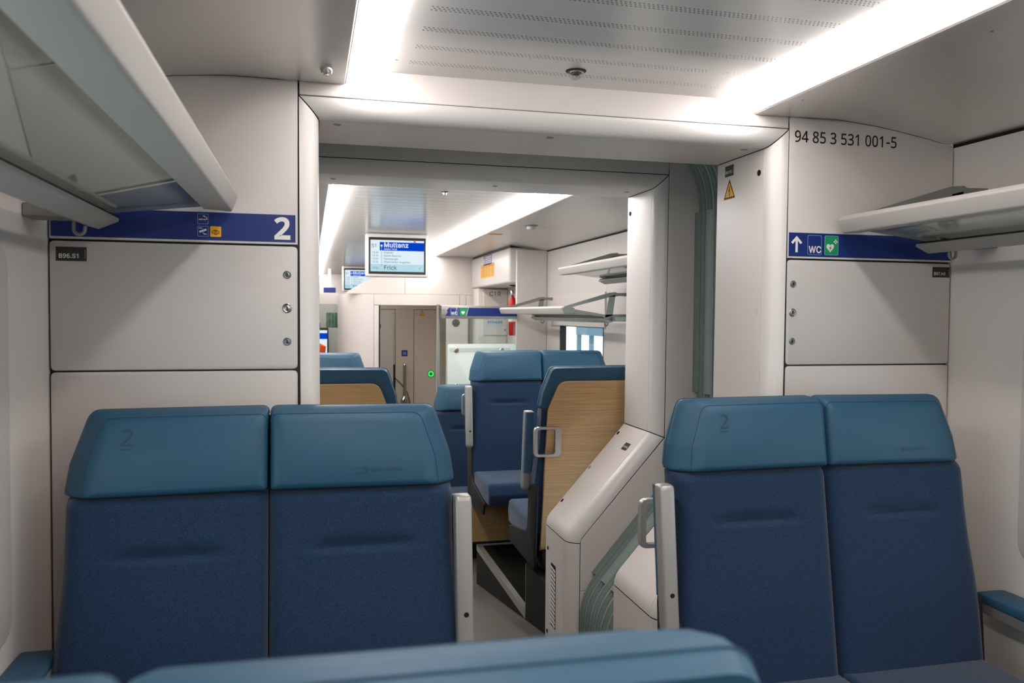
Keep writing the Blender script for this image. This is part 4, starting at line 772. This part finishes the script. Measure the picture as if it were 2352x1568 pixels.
# ------------------------------------------------------------------ hanging screens
def screen(label, y, w_=.50, full=True):
    t = thing('display_screen', label, 'screen', (0, y, ZC)); z0, z1 = 1.690, 2.036; h = w_/2
    obj('housing', box(-h, h, y, y+.09, z0, z1, .012, 3), 'white_gloss', t)
    obj('bezel', box(-h+.022, h-.022, y-.002, y+.01, z0+.022, z1-.030, .002, 1), 'black', t)
    X0, X1, Z0, Z1 = -h+.036, h-.036, z0+.043, z1-.052; Mx = front(X0, y-.0022, Z0); W_, H = X1-X0, Z1-Z0
    d = decal('display', [rect(0, W_, 0, H)], Mx, 'scr_w', t)
    decal('footer', [rect(0, W_, 0, H*.235)], Mx, 'scr_c', d, .0005)
    decal('title_bar', [rect(W_*.17, W_, H*.665, H*.935)], Mx, 'scr_b', d, .0005)
    T = lambda s, x, z, sz, mt, b_=0: text('lettering', s, sz, tx(Mx, W_*x, H*z), mt, d, lift=.001, bold=b_)
    T('S1', .015, .76, .040, 'scr_d'); T('Muttenz', .245, .775, .051, 'scr_w', .035); T('Abfahrt 13:26', .245, .69, .0165, 'scr_w', .03)
    for i, (a, n) in enumerate((('13:28', 'Pratteln'), ('13:30', 'Salina Raurica'), ('13:32', 'Kaiseraugst'), ('13:35', 'Rheinfelden Augarten'))):
        z = .575-.1*i; T(a, .025, z, .0205, 'scr_t', .01); T(n, .245, z, .0215, 'scr_t', .01)
    T('13:56', .025, .085, .0205, 'scr_t', .01); T('Frick', .245, .06, .047, 'scr_d', .008)
    lx = W_*.205
    decal('route_line', [rect(lx-.0012, lx+.0012, H*.60, H*.82)], Mx, 'scr_c', d, .001)
    decal('route_line', [rect(lx-.0010, lx+.0010, H*.25, H*.60), [(lx-.006, H*.22), (lx+.006, H*.22), (lx, H*.19)]], Mx, 'scr_t', d, .001)
    decal('current_stop', [circ(lx, H*.82, .0085)], Mx, 'scr_w', d, .0014)
    for i in range(4): decal('stop_ring', [circ(lx, H*(.60-.1*i), .006)], Mx, 'scr_t', d, .0012); decal('stop_dot', [circ(lx, H*(.60-.1*i), .0045)], Mx, 'scr_w', d, .0017)
    decal('stop_ring', [circ(lx, H*.115, .0095)], Mx, 'scr_t', d, .0012); decal('stop_dot', [circ(lx, H*.115, .0078)], Mx, 'scr_w', d, .0017)
    decal('operator_mark', [rect(W_*.80, W_*.845, H*.945, H*.985)], Mx, 'scr_r', d, .001)
    cx_, cz_ = W_*.91, H*.115
    decal('clock_face', [bar(cx_+.015*math.cos(a), cz_+.015*math.sin(a), cx_+.021*math.cos(a), cz_+.021*math.sin(a), .002) for a in [PI/6*i for i in range(12)]], Mx, 'scr_w', d, .001)
    decal('clock_hands', [bar(cx_, cz_, cx_+.017, cz_+.009, .0018), bar(cx_, cz_, cx_+.006, cz_-.012, .0022)], Mx, 'scr_d', d, .0014)
    return t
screen('hanging destination screen showing Muttenz and Frick in the far car', 6.645)
screen('second hanging screen, partly hidden behind the first one and the white cabin', 11.4)

# ------------------------------------------------------------------ far car: right partition, overhead box, cabin
t = thing('partition_pillar', 'white corner pillar between overhead box and side wall of the far car', 'pillar', (1.17, 6.83, 0))
obj('pillar_panel', box(1.038, 1.308, 6.83, 6.87, LOW, 1.952, .004, 1), 'white', t)
t = thing('glass_partition', 'clear draught screen with frosted lower panel behind the far seats', 'partition', (.70, 6.84, LOW))
obj('pane', box(.385, 1.034, 6.838, 6.844, .55, 1.365), 'glass', t, smooth=False)
fp = obj('frosted_panel', prism(rrect(.437, 1.030, .10, 1.146, .02), 'xz', 6.800, 6.808, .001), 'frost', t, label='pale green frosted glass panel')
rb = bmesh.new()
for i in range(64): box(.457+i*.0082, .461+i*.0082, 6.7985, 6.8002, 1.074, 1.112, bm=rb)
obj('ribbed_band', rb, 'grey_green', fp, smooth=False)
for x in (.510, .901):
    for z in (1.093, .795): obj('glass_clip', lathe([(.020, 0), (.020, .010), (.015, .014), (0, .014)], (x, 6.8, z), '-y', 16), 'chrome', fp)
obj('pole', lathe([(.015, 0), (.015, 1.785)], (.362, 6.84, LOW), 'z', 16), 'steel', t, label='vertical steel pole')
t = thing('sign_beam', 'grey beam with peeling blue toilet and defibrillator strip across the partition', 'sign', (.71, 6.82, 1.41))
obj('beam', box(.385, 1.036, 6.80, 6.836, 1.358, 1.468, .006, 2), 'alu_paint', t)
Mb = front(.415, 6.7995, 1.380)
st = decal('blue_strip', [[(.0, .0), (.62, 0), (.62, .070), (.035, .070), (.015, .05), (.02, .03)]], Mb, 'signblue', t)
ring_decal('icon_frame', rrect(.045, .11, .006, .066, .004), rrect(.0475, .1075, .0085, .0635, .004), Mb, 'icon', st, .0005)
text('toilet_lettering', 'WC', .034, tx(Mb, .05, .012), 'signwhite', st, bold=.03, lift=.0006, sx=.95)
decal('defibrillator_icon', [rect(.122, .185, .004, .068)], Mb, 'signgreen', st, .0005)
decal('heart', [[(.152+(p[0]-hx)*1.15, .026+(p[1]-hz)*1.15) for p in hpts]], Mb, 'signwhite', st, .001)
decal('torn_streak', [bar(.178, -.001, .197, .071, .0035), bar(.088, .02, .096, .07, .003)], Mb, 'signwhite', st, .0014)
for z in (.016, .052): obj('screw', lathe([(.010, 0), (.008, .003), (0, .003)], (.400, 6.80, 1.380+z), '-y', 12), 'steel', t)

t = thing('overhead_box', 'white overhead box with violet and yellow stickers next to the pillar', 'box', (1.15, 7.7, 1.67))
obj('box_body', box(.985, 1.308, 6.90, 8.58, 1.668, 1.975, .02, 3), 'white_gloss', t)
obj('top_gap', box(1.0, 1.308, 6.92, 8.57, 1.974, 1.999), 'black', t, smooth=False)
obj('spotlight', lathe([(.045, .001), (.045, -.002), (.035, -.012), (0, -.018)], (1.14, 7.35, 1.668), 'z', 20), 'lens', t)
def side(x, y, z): return jamb(x, y, z)
Mp = side(.9845, 7.963, 1.872); sk = tag(decal('violet_sticker', [rect(0, .378, 0, .098)], Mp, 'purple'), 'violet notice sticker on the overhead box', 'sticker')
decal('printed_lines', [rect(.09, .35, z, z+.008) for z in (.018, .036, .054, .072)] + [rect(.025, .055, .015, .065)], Mp, 'signwhite', sk, .0005)
Mp = side(.9845, 8.085, 1.752); sk = tag(decal('yellow_sticker', [rect(0, .612, 0, .128)], Mp, 'yellow'), 'yellow instruction sticker below the violet one', 'sticker')
decal('printed_columns', [rect(.08+i*.135, .08+i*.135+.095, z, z+.004) for i in range(4) for z in (.015, .027, .039, .051, .063, .075, .087)], Mp, 'alu_dark', sk, .0005)
decal('printed_headings', [rect(.08+i*.135, .08+i*.135+.10, .102, .110) for i in range(4)] + [rect(.015, .05, z, z+.006) for z in (.02, .045, .07, .1)], Mp, 'redprint', sk, .0005)

t = thing('equipment_cabinet', 'pale grey cabinet marked C1R under the overhead box', 'cabinet', (1.17, 8.3, LOW))
obj('cabinet_body', box(1.00, 1.308, 8.30, 8.58, LOW, 1.664, .01, 2), 'white', t)
cd = obj('cabinet_door', box(1.055, 1.308, 8.285, 8.30, 1.18, 1.655, .004, 1), 'white', t)
Mc = front(1.115, 8.2848, 1.585); text('lettering', 'C1R', .066, Mc, 'ink', cd, bold=.006, lift=.0004)
M['plate'] = mat('pale blue plate', 'C3CDDC', 0.3)
pl = decal('maker_plate', [rect(0, .175, 0, .085)], front(1.085, 8.2848, 1.272), 'plate', cd)
text('maker_name', 'STADLER', .030, front(1.098, 8.2843, 1.304), 'signblue', pl, bold=.02, sx=1.18, lift=.0004)
obj('cabinet_lock', lathe([(.010, 0), (.009, .004), (0, .004)], (1.285, 8.285, 1.235), '-y', 12), 'steel', cd)
t = thing('vestibule_door', 'door with dark window edge beside the fire extinguisher', 'door', (1.36, 8.2, LOW))
obj('red_frame', box(1.345, 1.405, 8.24, 8.26, LOW, 1.665), 'red', t, smooth=False)
obj('dark_edge', box(1.312, 1.345, 8.235, 8.26, LOW, 1.665), 'black', t, smooth=False)
t = thing('fire_extinguisher', 'red fire extinguisher hanging beside the grey cabinet', 'fire extinguisher', (1.13, 7.2, 1.35))
fx, fy = 1.155, 7.45
obj('cylinder', lathe([(.028, 1.20), (.036, 1.22), (.036, 1.50), (.030, 1.54), (.014, 1.56), (.012, 1.58)], (fx, fy, 0), 'z', 20), 'red', t)
obj('valve', lathe([(.016, 1.578), (.018, 1.60), (.012, 1.625), (0, 1.63)], (fx-.004, fy, 0), 'z', 14), 'chrome', t)
obj('label_band', lathe([(.0365, 1.33), (.0365, 1.46)], (fx, fy, 0), 'z', 20), 'signwhite', t)

# toilet cabin: curved white wall, fascia and door opening
t = thing('toilet_cabin', 'white curved toilet cabin with a sliding door opening in the far car', 'cabin', (.3, 9.0, LOW))
curve = [(-.040, 8.60), (-.12, 8.60), (-.21, 8.615), (-.29, 8.67), (-.345, 8.76), (-.37, 8.90), (-.372, 9.6)]
def strip(pts, z0, z1, th=.02):
    b_ = bmesh.new(); V = [Vector((p[0], p[1], 0)) for p in pts]
    inn = [v+Vector((.02 if i > 2 else 0, .02 if i < 4 else 0, 0)) for i, v in enumerate(V)]
    ring = V+inn[::-1]; A = [b_.verts.new((v.x, v.y, z0)) for v in ring]; B = [b_.verts.new((v.x, v.y, z1)) for v in ring]
    b_.faces.new(A); b_.faces.new(B[::-1])
    for i in range(len(A)): b_.faces.new([A[i-1], A[i], B[i], B[i-1]])
    return b_
obj('curved_wall', strip(curve, LOW, 1.598), 'white_gloss', t, ang=50)
# sloping shoulder from the curved wall up to the upper fascia
sh = bmesh.new(); lo = [(p[0], p[1], 1.601) for p in curve[:5]]; hi = [(.02, 8.60, 2.0), (.0, 8.60, 1.93), (-.02, 8.602, 1.84), (-.11, 8.61, 1.74), (-.26, 8.64, 1.655)]
face_pts = [(.28, 1.601), (.28, 2.02), (.20, 2.02), (.12, 1.90), (-.02, 1.785), (-.14, 1.715), (-.25, 1.655), (-.335, 1.601)]
obj('upper_fascia', prism(face_pts, 'xz', 8.600, 8.64), 'white', t)
obj('upper_fascia', box(.283, 1.047, 8.60, 8.64, 1.601, 2.035, .001, 1), 'white', t)
obj('door_fascia', box(-.038, .86, 8.597, 8.64, 1.484, 1.598, .002, 1), 'white', t)
obj('door_fascia', box(.863, .93, 8.60, 8.64, 1.484, 1.598, .002, 1), 'white', t)
obj('door_fascia', box(.933, 1.047, 8.60, 8.64, 1.484, 1.598, .002, 1), 'white', t)
obj('jamb_left', box(-.036, .012, 8.602, 8.70, LOW, 1.482, .002, 1), 'white_gloss', t)
obj('door_seal', box(.013, .028, 8.61, 8.70, LOW, 1.482), 'black', t, smooth=False)
obj('door_handle_edge', box(.026, .034, 8.605, 8.64, 1.245, 1.285), 'dark', t, smooth=False)
obj('cabin_side', box(.96, .985, 8.64, 9.6, LOW, 1.6), 'beige', t, smooth=False)
ib = obj('rear_wall', box(-.35, .955, 9.62, 9.66, LOW, 1.62), 'black', t, smooth=False)
obj('wall_top', box(-.35, .95, 9.60, 9.63, 1.447, 1.62), 'beige', ib, smooth=False)
obj('wall_leaf', box(-.35, .283, 9.60, 9.63, .803, 1.441, .002, 1), 'beige_light', ib)
obj('wall_leaf', box(-.35, .263, 9.60, 9.63, LOW, .797, .002, 1), 'beige_light', ib)
obj('wall_mid', box(.289, .500, 9.60, 9.63, LOW, 1.445, .002, 1), 'beige', ib)
obj('door_leaf', box(.506, .95, 9.60, 9.63, LOW, 1.441, .002, 1), 'beige', ib, label='beige service door')
obj('mirror_leaf', box(.04, .262, 9.590, 9.598, .2, 1.268, .002, 1), 'beige_light', ib)
for x, z in ((.262, 1.40), (.535, 1.395), (.53, .865)): obj('lock', lathe([(.012, 0), (.012, .003), (.008, .004), (0, .004)], (x, 9.60, z), '-y', 14), 'steel', ib)
gr_ = obj('grab_rail', tube([(.392, 9.545, .42), (.392, 9.545, .79)], .017, 12), 'steel', t, label='folded steel grab rail')
obj('top_ball', lathe([(.0, -.022), (.014, -.017), (.021, 0), (.014, .017), (0, .022)], (.392, 9.545, .80), 'z', 16), 'chrome', gr_)
obj('mount', lathe([(.045, .33), (.048, .36), (.048, .40), (.030, .42), (.020, .44)], (.392, 9.55, 0), 'z', 18), 'chrome', gr_)
obj('cable', tube([(.262, 9.592, .665), (.33, 9.585, .60), (.38, 9.58, .545), (.42, 9.57, .48), (.445, 9.57, .40), (.455, 9.57, .33)], .005, 6), 'dark', t)
triangle('yellow high voltage triangle on the beige service door of the cabin', front(.597, 9.5995, 1.372), .062)
t = thing('door_button', 'round green lit door button on the beige service door', 'button', (.703, 9.60, .690))
obj('button_base', lathe([(.040, 0), (.040, .006), (.034, .010), (0, .010)], (.703, 9.60, .690), '-y', 28), 'black', t)
rl = bmesh.new(); lathe([(.033, .0102), (.033, .0115), (.022, .0115), (.022, .0102)], (.703, 9.60, .690), '-y', 28, bm=rl)
obj('light_ring', rl, 'green_led', t)
obj('button_cap', lathe([(.021, .010), (.019, .0135), (0, .0135)], (.703, 9.60, .690), '-y', 20), 'steel', t)
Mt = front(.358, 9.5995, .898); o = tag(decal('blue_pictogram', [rect(0, .070, 0, .072)], Mt, 'signblue'), 'small dark blue pictogram plate above the grab rail in the cabin', 'sign')
ring_decal('pictogram_outline', rrect(.02, .052, .02, .05, .014), rrect(.025, .046, .026, .044, .009), Mt, 'icon', o, .0005)
t = thing('loudspeaker', 'round dark grey loudspeaker behind the glass partition', 'loudspeaker', (.80, 8.62, 1.304))
obj('side_wall', box(.722, .955, 8.60, 8.63, LOW, 1.482, .003, 1), 'white', t)
obj('grille', lathe([(.040, 0), (.040, .008), (.034, .011), (0, .011)], (.822, 8.60, 1.304), '-y', 28), 'grille', t)

# far left end: partition with glass, monitor, orange bag
t = thing('far_partition', 'pale far partition with a window strip, seen along the left aisle', 'partition', (-.8, 10.6, LOW))
obj('fascia', box(-1.30, -.28, 10.60, 10.64, 1.505, 1.65, .003, 1), 'white', t)
obj('lower_panel', box(-1.30, -.28, 10.60, 10.64, LOW, 1.21, .003, 1), 'grey_green', t)
obj('pane', box(-1.30, -.28, 10.615, 10.62, 1.21, 1.505), 'glass', t, smooth=False)
t = thing('luggage_shelf', 'grey luggage box behind the far partition', 'shelf', (-.9, 10.9, LOW))
obj('shelf_body', box(-1.30, -.50, 10.70, 11.06, LOW, .90, .004, 1), 'grey_green', t)
t = thing('monitor', 'monitor with blue and white picture at the far end of the left aisle', 'monitor', (-.62, 10.5, 1.0))
obj('casing', box(-.72, -.455, 10.53, 10.56, .70, 1.212, .006, 2), 'black', t)
Mm = front(-.695, 10.5295, .88); d = decal('display', [rect(0, .225, 0, .30)], Mm, 'scr_w', t); decal('title_bar', [rect(0, .225, .19, .265)], Mm, 'scr_b', d, .0005)
obj('blue_base', box(-.72, -.455, 10.527, 10.55, .70, .86), 'signblue', t, smooth=False)
obj('stand', box(-.78, -.44, 10.34, 10.56, LOW, .70, .004, 1), 'grey_green', t)
t = thing('orange_bag', 'orange cloth bag in front of the far monitor', 'bag', (-.60, 10.40, .75))
obj('cloth', prism(rpoly([(-.72, .701, .01), (-.520, .701, .01), (-.485, .985, .012), (-.56, 1.02, .01), (-.72, 1.08, .02)], 4), 'xz', 10.36, 10.46, .02, 3), 'orange', t)
t = thing('curtain', 'green grey curtain behind the far window strip', 'curtain', (-.42, 11.0, LOW))
cb = bmesh.new(); rows = []
for z in (LOW, 1.40): rows.append([cb.verts.new((-.47+i*.006, 11.0+.012*math.sin(i*.9), z)) for i in range(28)])
for i in range(27): cb.faces.new([rows[0][i], rows[0][i+1], rows[1][i+1], rows[1][i]])
obj('cloth', cb, 'teal_cloth', t)
t = thing('dark_luggage', 'dark bag with red stripe behind the far window strip', 'bag', (-.62, 11.0, 1.0))
obj('body', box(-.75, -.55, 10.9, 11.05, .901, 1.275, .02, 2), 'dark', t); obj('red_stripe', box(-.76, -.60, 10.885, 10.9, 1.245, 1.268), 'red', t, smooth=False)
t = thing('small_monitor', 'small blue monitor above the far partition, left of the second screen', 'monitor', (-.45, 12.2, 1.7))
obj('casing', box(-.50, -.30, 12.2, 12.24, 1.63, 1.78, .004, 1), 'white', t)
obj('hanger', box(-.42, -.38, 12.21, 12.23, 1.775, 2.038), 'white', t, smooth=False)
obj('display', box(-.485, -.315, 12.195, 12.2, 1.645, 1.765), 'signblue', t, smooth=False)

# ------------------------------------------------------------------ outside the far window
o = struct('outside_ground', box(1.6, 60, -40, 60, -1.6, -1.5), 'bg_white', smooth=False)
t = thing('hoarding', 'blue grey hoarding on posts outside the far window', 'hoarding', (4.6, 12.5, -1.5))
obj('board', box(4.55, 4.65, 13.4, 15.8, 1.0, 1.62), 'bg_grey', t, smooth=False)
for y in (13.45, 14.2, 15.0, 15.75): obj('post', box(4.56, 4.64, y-.04, y+.04, -1.5, 1.0), 'bg_grey', t, smooth=False)
